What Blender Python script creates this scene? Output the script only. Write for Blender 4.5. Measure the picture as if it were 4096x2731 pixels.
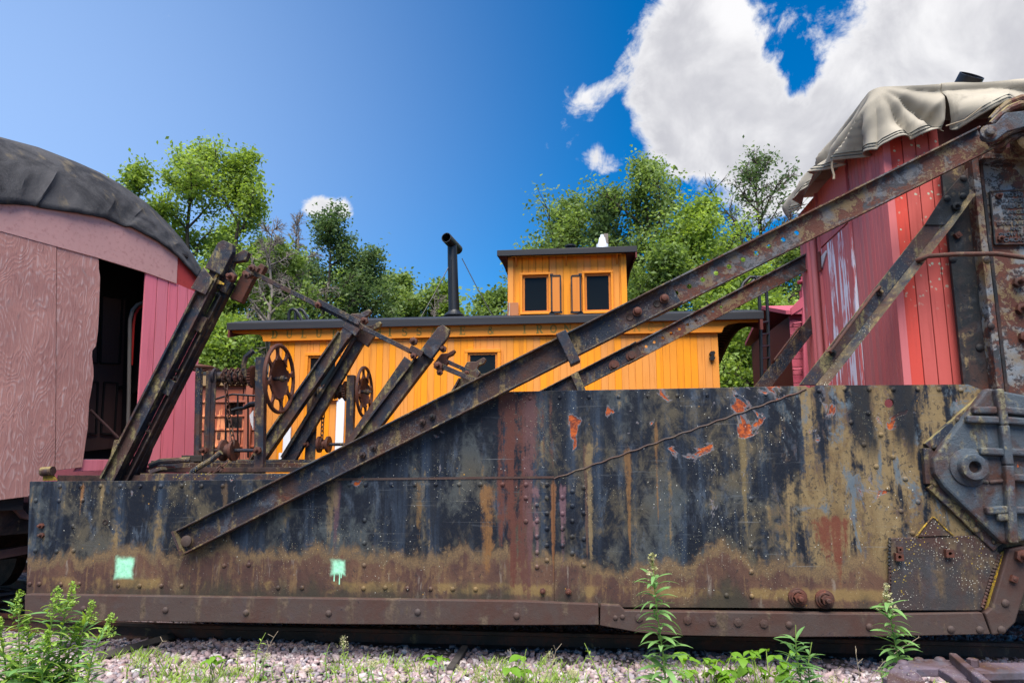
import bpy, bmesh, math, random
import numpy as np
from mathutils import Vector, Matrix, noise as mnoise
for o in list(bpy.data.objects): bpy.data.objects.remove(o)
scene = bpy.context.scene
COL = scene.collection
rad = math.radians
random.seed(7); RNG = np.random.default_rng(7)

# ------------------------------------------------------------------ camera
YAW, PITCH, CAMZ = 5.5, 9.0, 1.6
FPX, CX, CY = 2730.67, 2048.0, 1467.0
cd = bpy.data.cameras.new('camera'); cam = bpy.data.objects.new('camera', cd); COL.objects.link(cam)
cam.location = (0, 0, CAMZ); cam.rotation_euler = (rad(90 + PITCH), 0, rad(YAW))
cd.sensor_width = 36; cd.lens = 24; cd.shift_y = (CY - 1365.5) / 4096; cd.clip_end = 2000; cd.clip_start = .05
scene.camera = cam

# ------------------------------------------------------------------ light and exposure
SUN_EL, SUN_AZ = 63, 182            # degrees; azimuth clockwise from +Y
scene.view_settings.view_transform = 'Standard'; scene.view_settings.look = 'None'
scene.view_settings.exposure = 1.5; scene.view_settings.gamma = 1
sd = Vector((math.sin(rad(SUN_AZ))*math.cos(rad(SUN_EL)), math.cos(rad(SUN_AZ))*math.cos(rad(SUN_EL)), math.sin(rad(SUN_EL))))
sl = bpy.data.lights.new('sun', 'SUN'); sl.energy = 3.3; sl.angle = rad(54); sl.color = (1, .95, .87)
so = bpy.data.objects.new('sun', sl); COL.objects.link(so); so.location = (0, -5, 30)
so.rotation_euler = (-sd).to_track_quat('-Z', 'Y').to_euler()

# ------------------------------------------------------------------ projection helpers (place things at true distances)
_y, _p = rad(YAW), rad(PITCH)
HF = Vector((-math.sin(_y), math.cos(_y), 0)); RT = Vector((math.cos(_y), math.sin(_y), 0))
FW = HF*math.cos(_p) + Vector((0, 0, math.sin(_p))); UP = -HF*math.sin(_p) + Vector((0, 0, math.cos(_p)))
CAM = Vector((0, 0, CAMZ))
def ray(u, v): return RT*((u-CX)/FPX) + UP*((CY-v)/FPX) + FW
def at(u, v, Y): d = ray(u, v); return CAM + d*(Y/d.y)
def atz(u, v, Z): d = ray(u, v); return CAM + d*((Z-CAMZ)/d.z)
def atx(u, v, X): d = ray(u, v); return CAM + d*(X/d.x)
def atp(u, v, P0, n): d = ray(u, v); return CAM + d*((P0-CAM).dot(n)/d.dot(n))
def P(pts, Y): return [at(u, v, Y) for u, v in pts]
def cr(x0, y0, s, pts): return [(x0+a/s, y0+b/s) for a, b in pts]

# ------------------------------------------------------------------ node helper
class NT:
    def __init__(s, tree): s.t = tree; s.nodes = tree.nodes; s.links = tree.links
    def new(s, typ, ins=None, **kw):
        n = s.nodes.new(typ)
        for k, v in kw.items(): setattr(n, k, v)
        for k, v in (ins or {}).items(): s.put(n.inputs[k], v)
        return n
    def put(s, sock, v):
        if v is None: return
        if isinstance(v, bpy.types.NodeSocket): s.links.new(v, sock)
        else:
            if sock.type == 'RGBA' and len(v) == 3: v = (*v, 1)
            sock.default_value = v
    def pos(s): return s.new('ShaderNodeNewGeometry').outputs['Position']
    def rnd(s): return s.new('ShaderNodeObjectInfo').outputs['Random']
    def isl(s): return s.new('ShaderNodeNewGeometry').outputs['Random Per Island']
    def xyz(s, v): n = s.new('ShaderNodeSeparateXYZ', {0: v}); return n.outputs
    def vec(s, x, y, z): return s.new('ShaderNodeCombineXYZ', {0: x, 1: y, 2: z}).outputs[0]
    def vmul(s, v, sc): return s.new('ShaderNodeVectorMath', {0: v, 1: sc}, operation='MULTIPLY').outputs[0]
    def vadd(s, v, sc): return s.new('ShaderNodeVectorMath', {0: v, 1: sc}, operation='ADD').outputs[0]
    def m(s, op, a, b=None, c=None, clamp=False):
        n = s.new('ShaderNodeMath', operation=op, use_clamp=clamp)
        for i, v in enumerate((a, b, c)):
            if v is not None: s.put(n.inputs[i], v)
        return n.outputs[0]
    def add(s, a, b): return s.m('ADD', a, b)
    def sub(s, a, b): return s.m('SUBTRACT', a, b)
    def mul(s, a, b, clamp=False): return s.m('MULTIPLY', a, b, clamp=clamp)
    def noise(s, v, scale=1, detail=4, rough=.55, dist=0, sc=None, off=None, out=0):
        if sc: v = s.vmul(v, sc)
        if off is not None: v = s.vadd(v, (off*3.7, off*1.3, off*2.1))
        return s.new('ShaderNodeTexNoise', {'Vector': v, 'Scale': scale, 'Detail': detail, 'Roughness': rough, 'Distortion': dist}).outputs[out]
    def vor(s, v, scale, out='Distance', sc=None, rnd=1):
        if sc: v = s.vmul(v, sc)
        return s.new('ShaderNodeTexVoronoi', {'Vector': v, 'Scale': scale, 'Randomness': rnd}).outputs[out]
    def ss(s, x, lo, hi, a=0., b=1.):
        return s.new('ShaderNodeMapRange', {0: x, 1: lo, 2: hi, 3: a, 4: b}, interpolation_type='SMOOTHSTEP').outputs[0]
    def mix(s, f, a, b, mode='MIX'):
        n = s.new('ShaderNodeMix', data_type='RGBA', blend_type=mode); n.clamp_factor = True
        s.put(n.inputs[0], f); s.put(n.inputs[6], a); s.put(n.inputs[7], b); return n.outputs[2]
    def ramp(s, f, stops):
        n = s.new('ShaderNodeValToRGB', {0: f}); e = n.color_ramp.elements
        while len(e) < len(stops): e.new(.5)
        for q, (p, c) in zip(e, stops): q.position = p; q.color = (*c, 1) if len(c) == 3 else c
        return n.outputs[0]
    def hsv(s, col, h=.5, sa=1., v=1.): return s.new('ShaderNodeHueSaturation', {'Hue': h, 'Saturation': sa, 'Value': v, 'Color': col}).outputs[0]
    def bump(s, h, strength=.3, dist=.01): return s.new('ShaderNodeBump', {'Height': h, 'Strength': strength, 'Distance': dist}).outputs[0]

# ------------------------------------------------------------------ sky
world = bpy.data.worlds.new('World'); scene.world = world; world.use_nodes = True
w = NT(world.node_tree); w.nodes.clear()
gen = w.new('ShaderNodeTexCoord').outputs['Generated']
sky = w.new('ShaderNodeTexSky', sky_type='NISHITA', sun_disc=False, sun_elevation=rad(SUN_EL), sun_rotation=rad(SUN_AZ))
sky.air_density = 1.0; sky.dust_density = .5; sky.ozone_density = 2.2
skyc = w.hsv(sky.outputs[0], .503, 1.62, .97)
nz = w.noise(gen, 6.5, 6, .62, .45, off=2.6)
nz2 = w.noise(gen, 17, 6, .66, .5)
cover = w.add(w.mul(nz, .66), w.mul(nz2, .34))
def blob(u, v, r, k):               # a cloud bank round one direction of the sky
    d = ray(u, v).normalized()
    dd = w.new('ShaderNodeVectorMath', {0: gen, 1: tuple(d)}, operation='DOT_PRODUCT').outputs['Value']
    ang = w.m('ARCCOSINE', w.m('MINIMUM', dd, .99999))
    return w.mul(w.ss(ang, rad(r), 0), k)
bias = None
for b in ((3950, 200, 20, 1.0), (3080, 650, 12, .98), (2720, 380, 9, .90), (2800, 40, 7.5, .55), (2300, 400, 3.6, .62), (2230, 560, 3.0, .42), (2380, 650, 3.4, .58), (2480, 480, 2.2, -.25), (1250, 822, 2.2, .42), (1330, 842, 2.6, .50), (1400, 848, 1.8, .32), (3170, 340, 4.5, -.46), (3090, 180, 3.2, -.18), (3420, 570, 3, -.2), (3200, 930, 5, -.2), (3350, 650, 7, .2), (4800, 900, 28, .45), (5300, 100, 30, .4), (600, -1700, 32, .35)):
    q = blob(*b); bias = q if bias is None else w.add(bias, q)
dens = w.add(w.mul(w.sub(cover, .5), 2.5), w.sub(bias, .44))
fac = w.ss(dens, -.02, .26)
shade = w.ss(w.noise(w.vadd(gen, (.05, .02, -.045)), 6.2, 6, .55, .3, off=4.1), .36, .64)
thick = w.ss(dens, .08, .5)
cl = w.mix(w.mul(shade, w.add(.25, w.mul(thick, .6))), (5.6, 5.55, 5.6), (3.1, 3.1, 3.35))
hazel = w.add(blob(-600, 750, 56, .66), w.mul(w.ss(w.xyz(gen)[2], .30, .02), .22))   # thin haze, thicker low down and to the left
skyc = w.mix(hazel, skyc, (3.1, 4.3, 6.6))
col = w.mix(w.mul(fac, .97), skyc, cl)
bg = w.new('ShaderNodeBackground', {'Color': col, 'Strength': .064})
w.links.new(bg.outputs[0], w.new('ShaderNodeOutputWorld').inputs[0])

# ------------------------------------------------------------------ materials
MATS = {}
def mat(name, build, **kw):
    m = bpy.data.materials.new(name); m.use_nodes = True
    n = NT(m.node_tree); n.nodes.clear()
    r = build(n)          # dict(color, rough, bump, bs, bd, metal, spec)
    ins = {'Base Color': r['color'], 'Roughness': r.get('rough', .7), 'Metallic': r.get('metal', 0.), 'Specular IOR Level': r.get('spec', .35)}
    b = n.new('ShaderNodeBsdfPrincipled', ins)
    if r.get('bump') is not None: n.links.new(n.bump(r['bump'], r.get('bs', .4), r.get('bd', .01)), b.inputs['Normal'])
    sh = b.outputs[0]
    if r.get('trans'):
        t = n.new('ShaderNodeBsdfTranslucent', {'Color': r['transcol']})
        mx = n.new('ShaderNodeMixShader', {0: r['trans'], 1: sh, 2: t.outputs[0]}); sh = mx.outputs[0]
    n.links.new(sh, n.new('ShaderNodeOutputMaterial').inputs[0])
    MATS[name] = m; return m

BLK, NAVY, BLUEG = (.008, .010, .014), (.017, .023, .036), (.075, .095, .125)
TAN, OCH, BRN, RED, ORG = (.205, .142, .066), (.17, .085, .03), (.062, .032, .025), (.098, .034, .022), (.42, .085, .014)

def blade_mat(n):
    p = n.pos(); X, Y, Z = n.xyz(p)
    px = lambda u, v=2000: at(u, v, 6.0).x
    pz = lambda v, u=1500: at(u, v, 6.0).z
    big = n.noise(p, .9, 3, .5, .4)
    patch = n.noise(p, 2.6, 5, .66, .6, sc=(1, 1, .7))
    patch2 = n.noise(p, 5.5, 5, .7, .3, sc=(1.2, 1, .45), off=3)
    streak = n.noise(p, 1, 5, .6, .12, sc=(7, 3, .38))
    streak2 = n.noise(p, 1, 4, .55, .1, sc=(19, 5, .55), off=5)
    fine = n.noise(p, 70, 5, .7)
    speck = n.noise(p, 26, 6, .75, .5, off=2)
    grit = n.noise(p, 11, 7, .78, .6, sc=(1, 1, .6), off=6)
    hz_ = n.noise(p, 1, 5, .7, .2, sc=(2.2, 4, 34), off=9)
    right = n.ss(X, px(2950), px(3350))
    left = n.ss(X, px(2000), px(500))
    # old paint
    c = n.mix(n.ss(streak, .46, .72), (.006, .008, .014), (.030, .044, .068))
    c = n.mix(n.mul(n.ss(patch2, .54, .72), .6), c, BLUEG)
    c = n.mix(n.ss(n.add(n.mul(speck, .7), n.mul(patch, .35)), .585, .62), c, BLK)
    # tan mill scale in streaks
    tn = n.add(n.add(n.mul(streak, .42), n.mul(streak2, .24)), n.add(n.add(n.mul(patch, .36), n.mul(grit, .34)), n.sub(n.mul(right, .14), .10)))
    wash = n.ss(n.add(n.mul(patch, .6), n.mul(grit, .4)), .47, .60)
    c = n.mix(n.mul(wash, .6), c, n.mix(n.ss(big, .4, .6), (.115, .092, .055), (.075, .085, .085)))
    tf = n.ss(tn, .64, .73)
    tanc = n.mix(n.ss(patch2, .4, .62), TAN, (.135, .085, .036))
    tanc = n.mix(n.ss(speck, .54, .64), tanc, (.05, .038, .026))
    c = n.mix(n.mul(tf, .92), c, tanc)
    c = n.mix(n.mul(n.ss(hz_, .60, .72), .35), c, (.11, .12, .13))
    c = n.mix(n.mul(n.mul(n.ss(n.add(n.mul(patch2, .5), n.mul(grit, .5)), .53, .60), right), .85), c, (.075, .052, .048))
    c = n.mix(n.mul(n.ss(n.add(n.mul(n.noise(p, 3.4, 5, .7, .8, sc=(1, 1, .5), off=8), .7), n.mul(grit, .3)), .53, .60), n.mul(right, .85)), c, (.085, .115, .14))
    # brown rust over the foot of the plate, with a tan margin along a wandering edge
    wob = n.add(n.mul(n.sub(n.noise(p, 1.15, 5, .62, .4, sc=(1, 1, .25), off=4), .5), 1.15), n.add(n.mul(n.sub(grit, .5), .30), n.mul(n.sub(speck, .5), .10)))
    zz = n.add(Z, wob)
    z0 = pz(2240)
    c = n.mix(n.mul(n.ss(zz, z0+.12, z0+.02), .92), c, n.mix(n.ss(n.add(n.mul(fine, .5), n.mul(grit, .5)), .38, .6), (.18, .115, .055), (.095, .06, .036)))
    brn = n.mix(n.ss(patch, .4, .62), (.062, .032, .026), (.10, .052, .034))
    brn = n.mix(n.mul(n.ss(n.add(n.mul(streak2, .5), n.mul(grit, .5)), .52, .62), .7), brn, (.16, .095, .045))
    brn = n.mix(n.mul(n.ss(n.noise(p, 1, 5, .7, .2, sc=(14, 5, 2.2), off=14), .58, .70), .55), brn, (.24, .20, .16))
    brn = n.mix(n.ss(speck, .55, .68), brn, (.036, .024, .022))
    c = n.mix(n.mul(n.ss(zz, z0+.0, z0-.05), n.ss(patch2, .67, .52)), c, brn)
    z1 = pz(2352)
    zw_ = n.add(Z, n.mul(n.sub(grit, .5), .10)); band = n.mul(n.ss(zw_, z1-.05, z1-.02), n.ss(zw_, z1+.07, z1+.03))
    c = n.mix(n.mul(n.mul(band, n.ss(patch, .46, .58)), .8), c, (.20, .13, .05))
    c = n.mix(n.mul(n.ss(zz, pz(2375)+.12, pz(2375)-.10), .8), c, (.034, .032, .022))
    # rust runs
    def run(u, wd, top, bot, colr, k):
        xm = px(u); zt_, zb_ = pz(top), pz(bot)
        a = n.m('ABSOLUTE', n.sub(n.add(X, n.mul(n.sub(streak, .5), wd*1.6)), xm))
        down = n.ss(Z, zb_-.12, zt_)                       # a run is widest at its head and thins out below
        f = n.mul(n.ss(n.m('DIVIDE', a, n.add(.25, n.mul(down, .75))), wd*1.3, wd*.15), n.mul(n.ss(Z, zt_+.06, zt_-.04), n.ss(Z, zb_-.15, zb_+.30)))
        g_ = n.add(n.mul(f, .9), n.add(n.add(n.mul(n.sub(speck, .5), 1.1), n.mul(n.sub(grit, .5), 1.9)), n.add(n.mul(n.sub(streak2, .5), 2.0), n.mul(n.sub(patch2, .5), 1.0))))
        return n.mul(n.mul(n.ss(g_, .34, .95), n.ss(f, .0, .12)), k), colr
    for a in ((1345, .06, 1930, 2230, (.07, .04, .05), .95), (1318, .10, 1930, 2240, TAN, .55), (1675, .055, 1925, 2230, (.13, .075, .03), .9), (1735, .05, 1925, 2150, (.012, .014, .02), .7), (1950, .10, 1940, 2330, (.19, .09, .03), .8),
              (2050, .30, 1575, 2380, (.095, .034, .023), .97), (2095, .30, 1575, 2380, (.085, .036, .028), .95), (2065, .20, 1590, 2330, (.085, .03, .022), .97), (2115, .14, 1600, 2300, (.10, .05, .05), .8), (2148, .045, 1940, 2310, (.14, .075, .08), .9), (2212, .035, 1930, 2370, (.16, .07, .03), .9), (2250, .045, 1940, 2300, (.13, .07, .08), .9),
              (2345, .04, 1780, 2240, (.07, .04, .03), .9), (2362, .05, 1780, 2250, TAN, .7), (2515, .04, 1800, 2250, OCH, .75), (2632, .03, 1700, 2160, OCH, .7), (2980, .05, 1690, 2190, (.17, .12, .05), .65), (3330, .20, 2060, 2290, (.12, .033, .02), .9), (900, .05, 1930, 2130, (.13, .08, .04), .5), (610, .035, 1945, 2060, TAN, .6), (405, .03, 1945, 2080, TAN, .7), (325, .03, 1945, 2070, (.3, .14, .05), .6), (240, .025, 1945, 2090, TAN, .5)):
        f, k = run(*a); c = n.mix(f, c, k)
    # flaking orange rust: along the top and the lap seams
    fl = n.noise(p, 3.1, 5, .62, .9, off=11)
    zone = n.add(n.mul(n.ss(Z, 1.55, 2.1), .045), n.mul(n.ss(n.m('ABSOLUTE', n.sub(X, px(2900))), 2.3, .2), .035))
    zone = n.sub(zone, n.mul(n.ss(Z, 1.4, .9), .2))
    flf = n.ss(n.add(fl, zone), .70, .725)
    ring = n.sub(n.ss(n.add(fl, zone), .675, .695), flf)
    c = n.mix(n.mul(ring, .7), c, (.16, .15, .16))
    c = n.mix(flf, c, n.mix(n.ss(speck, .4, .6), ORG, (.13, .028, .016)))
    # dark spill below the round hole at the right
    spill = n.mul(n.ss(n.m('ABSOLUTE', n.sub(n.m('ABSOLUTE', n.sub(n.add(X, n.mul(n.sub(patch2, .5), .2)), px(3560))), .17)), .12, .06), n.mul(n.ss(n.add(Z, n.mul(n.sub(streak, .5), .9)), 1.75, 2.0), n.ss(X, px(3380), px(3420))))
    c = n.mix(n.mul(spill, .95), c, BLK)
    # scratches
    sv = n.new('ShaderNodeMapping', {'Vector': p, 'Rotation': (0, rad(-28), 0), 'Scale': (.9, 3, 55)}).outputs[0]
    c = n.mix(n.mul(n.ss(n.noise(sv, 1, 2, .5), .70, .76), .5), c, (.2, .2, .2))
    # lichen dots
    def dots(scale, thr, den, colr, reg, cc):
        d = n.vor(p, scale, sc=(1, .01, 1)); gate = n.ss(n.noise(p, 1.4, 3, .6, sc=(1, .2, 1.2), off=reg), den, den+.12)
        r_ = n.vor(p, scale, 'Color', sc=(1, .01, 1)); sel = n.ss(n.xyz(r_)[0], .55, .6)
        return n.mix(n.mul(n.mul(n.ss(d, thr, thr*.6), gate), sel), cc, colr)
    c = dots(30, .13, .50, (.62, .60, .52), 1, c); c = dots(18, .12, .57, (.55, .27, .02), 7, c); c = dots(70, .17, .5, (.5, .46, .3), 3, c)
    # sprayed survey marks in pale green
    def spray(u, v, hw, hh):
        q = at(u, v, 6.0)
        e = n.add(n.m('MAXIMUM', n.sub(n.m('ABSOLUTE', n.sub(X, q.x)), hw), n.sub(n.m('ABSOLUTE', n.sub(Z, q.z)), hh)), n.mul(n.sub(n.noise(p, 14, 4, .6), .5), .06))
        return n.ss(n.add(e, n.mul(n.sub(speck, .5), .03)), .028, -.022)
    gm = n.m('MAXIMUM', spray(498, 2270, .076, .082), spray(1353, 2268, .052, .052))
    for u, v, l in ((1337, 2302, .05), (1358, 2310, .06), (1365, 2298, .03)):
        q = at(u, v, 6.0)
        gm = n.m('MAXIMUM', gm, n.mul(n.ss(n.m('ABSOLUTE', n.sub(X, q.x)), .007, .003), n.ss(n.m('ABSOLUTE', n.sub(Z, q.z)), l, l-.01)))
    c = n.mix(n.mul(gm, n.ss(grit, .2, .42, .6, .95)), c, n.mix(n.ss(n.noise(p, 25, 3), .35, .7), (.36, .76, .5), (.24, .56, .36)))
    h = n.add(n.add(n.mul(fine, .3), n.add(n.mul(speck, .5), n.mul(grit, .8))), n.add(n.mul(patch2, .8), n.mul(flf, -.6)))
    rg = n.add(.40, n.add(n.mul(tf, .2), n.mul(fine, .25)))
    return dict(color=c, rough=rg, bump=h, bs=.45, bd=.012, spec=.22)
mat('blade_steel', blade_mat)

def rusty(name, dark=.5, tan=.35, rust=.4, org=.12, seed=0, sc=1., base=None, tanc=TAN, blue=.3, bs=.5, lichen=0., up=0., bluec=BLUEG, bt=.52):
    def f(n):
        p = n.vadd(n.pos(), (seed*1.7, seed*.9, seed*2.3))
        a = n.noise(p, 2.2*sc, 5, .68, .5); b = n.noise(p, 6*sc, 5, .7, .4, off=3); fine = n.noise(p, 75, 5, .7)
        st = n.noise(p, 1, 4, .6, .1, sc=(9*sc, 9*sc, .8*sc)); sp = n.noise(p, 30*sc, 6, .75, .5, off=6)
        c = n.mix(n.ss(a, .38, .62), base or NAVY, BRN)
        c = n.mix(n.mul(n.ss(b, .52, .66), blue), c, BLUEG)
        c = n.mix(n.ss(n.add(n.mul(st, .55), n.mul(b, .5)), .62-tan*.25, .72-tan*.25), c, n.mix(n.ss(sp, .4, .62), tanc, (.06, .042, .028))) if tan else c
        c = n.mix(n.ss(n.add(n.mul(a, .6), n.mul(sp, .4)), .62-rust*.22, .68-rust*.22), c, n.mix(n.ss(b, .4, .65), RED, BRN))
        c = n.mix(n.ss(sp, .66-dark*.16, .70-dark*.16), c, BLK) if dark else c
        c = n.mix(n.ss(n.noise(p, 7*sc, 5, .65, .8, off=9), .74-org*.3, .77-org*.3), c, ORG) if org else c
        if bt < .5: c = n.mix(n.mul(n.ss(n.add(n.mul(b, .6), n.mul(sp, .4)), bt, bt+.03), blue), c, n.mix(n.ss(a, .4, .6), bluec, tanc))
        if lichen:
            up_ = n.xyz(n.new('ShaderNodeNewGeometry').outputs['Normal'])[2]
            d = n.vor(p, 52); g = n.ss(n.noise(p, 2.3, 3, .6, off=2), .44, .6)
            c = n.mix(n.mul(n.mul(n.ss(d, .22, .14), g), lichen), c, (.55, .52, .42))
            d = n.vor(p, 36); g = n.ss(n.noise(p, 3.1, 3, .6, off=12), .52, .62)
            c = n.mix(n.mul(n.mul(n.ss(d, .24, .14), g), lichen), c, (.42, .28, .03))
        if up:   # moss and dust on upward faces; their lit yellow tone is painted in
            nz_ = n.xyz(n.new('ShaderNodeNewGeometry').outputs['Normal'])[2]
            c = n.mix(n.mul(n.mul(n.ss(nz_, .25, .7), n.ss(b, .36, .55)), up), c, (.30, .24, .09))
        h = n.add(n.mul(fine, .35), n.add(n.mul(sp, .7), n.mul(b, .8)))
        return dict(color=c, rough=n.add(.42, n.mul(fine, .4)), bump=h, bs=bs, bd=.012, spec=.22)
    return mat(name, f)
rusty('beam_steel', .40, .28, .22, .05, 1, 1.2, lichen=.3, up=.8, bs=.9, blue=.55)
rusty('beam_rust', .15, .12, .8, .14, 2, 1.2, base=(.05, .05, .055), blue=.7, bs=.9, up=.6, bluec=(.13, .135, .15), bt=.498)
rusty('strut_steel', .40, .40, .05, .0, 3, 1.0, lichen=.25, up=.6, blue=.5, tanc=(.20, .16, .07))
rusty('winch_steel', .35, .4, .32, .04, 4, 1.5)
rusty('wheel_rust', 0., 0., 1.2, .06, 5, 1.3, base=(.085, .032, .03), blue=.1, bs=.35)
rusty('chain_rust', .05, .3, .8, .05, 6, 2.5, base=(.09, .05, .035), tanc=(.2, .13, .07))
rusty('skirt_rust', .12, .26, .12, .0, 7, .9, base=(.062, .043, .037), blue=.10, tanc=(.115, .08, .055), bs=.35)
rusty('casting_iron', .22, .3, .25, .16, 8, 1.1, base=(.06, .075, .09), blue=.85, tanc=(.20, .18, .11), bs=.9, bluec=(.10, .13, .16), bt=.50)
rusty('tower_steel', .2, .12, .72, .12, 9, .9, base=(.03, .035, .04), blue=.75, bs=.6, bluec=(.20, .23, .26), bt=.49)
rusty('tower_dark', .5, .2, .3, .03, 10, .9, base=(.014, .016, .018), blue=.2)
rusty('deck_steel', .3, .35, .25, .02, 11, 1.3, lichen=.9, up=.5)
rusty('patch_steel', .25, .25, .12, .0, 12, .8, base=(.040, .036, .036), blue=.2, lichen=1., tanc=(.11, .075, .045))
rusty('purple_iron', .1, .0, .05, .0, 13, .8, base=(.12, .092, .115), blue=.4, lichen=.5, bs=.35)
rusty('rail_steel', .1, .1, .6, .0, 14, 1., base=(.035, .024, .02), blue=.1)
rusty('lichen_yellow', .0, .5, .2, .0, 15, 2., base=(.25, .17, .02), blue=0, tanc=(.5, .3, .02))
rusty('under_black', .4, .1, .3, .0, 16, 1., base=(.012, .010, .010), blue=.05)

def painted(name, colr, dirt=(.1, .05, .02), amt=.25, var=.08, rough=.55, grain=.5, chip=None, chipamt=0., seed=0, spots=None, graindir=2):
    def f(n):
        p = n.vadd(n.pos(), (seed, seed*.7, seed*1.9)); r = n.rnd()
        gs = (22, 22, 1.1) if graindir == 2 else (1.1, 22, 22)
        g = n.noise(p, 1, 5, .6, .15, sc=gs); a = n.noise(p, 1.3, 5, .6, .3); fine = n.noise(p, 50, 4, .6)
        c = n.hsv(colr, .5, n.add(1-var*.5, n.mul(r, var)), n.add(1-var, n.mul(r, var*1.6)))
        c = n.mix(n.mul(n.ss(g, .5, .75), amt), c, dirt)
        c = n.mix(n.mul(n.ss(a, .5, .75), amt*.7), c, tuple(x*.75 for x in colr))
        if chip:
            q = n.add(n.mul(n.noise(p, 1, 6, .65, .2, sc=(16, 16, .9), off=3), .6), n.mul(n.noise(p, 1.1, 3, .5, off=7), .45))
            c = n.mix(n.ss(q, .64-chipamt, .66-chipamt), c, chip)
        if spots:
            d = n.vor(n.vadd(p, n.vmul(n.noise(p, 30, 2, .5, out=1), (.03, .03, .03))), 19); sel = n.mul(n.ss(n.noise(p, 2.1, 3, .6, off=5), .40, .55), n.ss(n.xyz(n.pos())[2], 2.9, 3.6))
            c = n.mix(n.mul(n.ss(d, .27, .2), n.mul(sel, n.ss(n.xyz(n.vor(p, 19, 'Color'))[0], .35, .45))), c, spots)
        return dict(color=c, rough=rough, bump=n.add(n.mul(g, grain), n.mul(fine, .3)), bs=.25, bd=.006, spec=.35)
    return mat(name, f)
ORANGE = (.80, .275, .012)
painted('orange_paint', ORANGE, (.40, .12, .010), .6, .13, .55, chip=(.60, .22, .03), chipamt=-.06)
painted('orange_trim', (.78, .255, .011), (.3, .08, .01), .3, .04, .5, graindir=0)
painted('orange_dark', (.58, .18, .012), (.2, .06, .01), .3, .05, .5)
painted('rotten_wood', (.55, .16, .02), (.08, .03, .02), 1.0, .3, .9, chip=(.35, .33, .28), chipamt=.08)
painted('black_roof', (.013, .014, .019), (.05, .045, .04), .4, .1, .65, graindir=0)
painted('black_iron', (.012, .013, .016), (.03, .025, .02), .4, .1, .4)
painted('brown_red', (.11, .022, .018), (.05, .012, .01), .4, .1, .7)
painted('pink_boards', (.72, .185, .23), (.46, .095, .12), .6, .07, .6, chip=(.30, .20, .21), chipamt=-.05)
painted('header_pink', (.58, .30, .27), (.38, .17, .16), .85, .1, .8, grain=1.2, chip=(.56, .36, .32), chipamt=-.08, graindir=0)
painted('red_siding', (.44, .035, .03), (.2, .02, .02), .6, .1, .7, grain=1.2, chip=(.45, .15, .13), chipamt=-.03, graindir=0)
painted('cab_red', (.46, .055, .042), (.27, .035, .03), .55, .16, .6, chip=(.55, .35, .3), chipamt=-.06)
painted('cab_pink', (.52, .145, .145), (.34, .075, .08), .6, .14, .65, chip=(.58, .46, .45), chipamt=-.02)
painted('cab_white', (.52, .13, .135), (.28, .06, .07), .5, .1, .7, chip=(.66, .66, .74), chipamt=.08)
painted('cab_lichen', (.56, .075, .055), (.32, .045, .035), .6, .14, .7, spots=(.42, .45, .33))
painted('boxcar_pink', (.42, .075, .11), (.22, .04, .06), .5, .06, .6)
painted('door_brown', (.11, .058, .05), (.06, .03, .026), .5, .04, .55)
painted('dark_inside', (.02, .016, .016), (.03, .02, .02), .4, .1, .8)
painted('grey_floor', (.13, .13, .14), (.06, .055, .05), .6, .1, .8)
painted('white_paint', (.74, .76, .80), (.4, .4, .42), .2, .05, .5)
painted('bark', (.075, .058, .042), (.028, .022, .018), .9, .2, .9, grain=2)
painted('bark_pale', (.19, .16, .14), (.08, .065, .055), .8, .2, .9, grain=2)
painted('tie_wood', (.05, .042, .038), (.018, .015, .014), .9, .3, .9, grain=2, graindir=0)
painted('rust_boxcar', (.30, .085, .045), (.12, .05, .05), .9, .14, .7, chip=(.66, .24, .10), chipamt=.04)
painted('rust_cornice', (.27, .17, .08), (.14, .07, .03), .7, .1, .7)
painted('steel_bright', (.55, .55, .56), (.3, .3, .3), .3, .05, .35)
def letter_mat(n):
    p = n.pos(); a = n.noise(p, 9, 6, .7); X = n.xyz(p)[0]
    return dict(color=n.mix(n.add(n.ss(a, .48, .8), n.ss(X, -.6, 1.2, 0., .45)), (.20, .15, .02), ORANGE), rough=.55)
mat('faded_letter', letter_mat)

def plywood(n):
    p = n.pos(); X, Y, Z = n.xyz(p)
    wv = n.noise(p, 2.3, 3, .5, .4, sc=(1, 1, .40)); g = n.m('FRACT', n.mul(n.add(wv, n.mul(n.noise(p, 1, 2, .5, sc=(3, 3, .2)), .35)), 26))
    g = n.m('ABSOLUTE', n.sub(g, .5)); gr = n.noise(p, 1, 6, .7, .2, sc=(40, 40, 2.2)); a = n.noise(p, 1.5, 6, .65, .3, off=3)
    c = n.mix(n.ss(a, .35, .65), (.50, .245, .205), (.38, .18, .155))
    k = n.add(n.mul(n.ss(g, .0, .5), .26), n.mul(gr, .95))
    c = n.mix(n.mul(n.ss(k, .62, .92), .6), c, (.68, .50, .46))
    c = n.mix(n.mul(n.ss(k, .44, .28), .75), c, (.20, .09, .078))
    c = n.mix(n.mul(n.ss(n.noise(p, 2.3, 7, .7, 1., off=6), .60, .72), .7), c, (.34, .27, .26))
    c = n.mix(n.mul(n.ss(n.vor(p, 2.6, sc=(1, 1, .6)), .11, .03), .8), c, (.06, .03, .03))
    return dict(color=c, rough=.85, bump=n.add(k, n.mul(gr, .6)), bs=.5, bd=.008, spec=.2)
mat('plywood', plywood)

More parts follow.
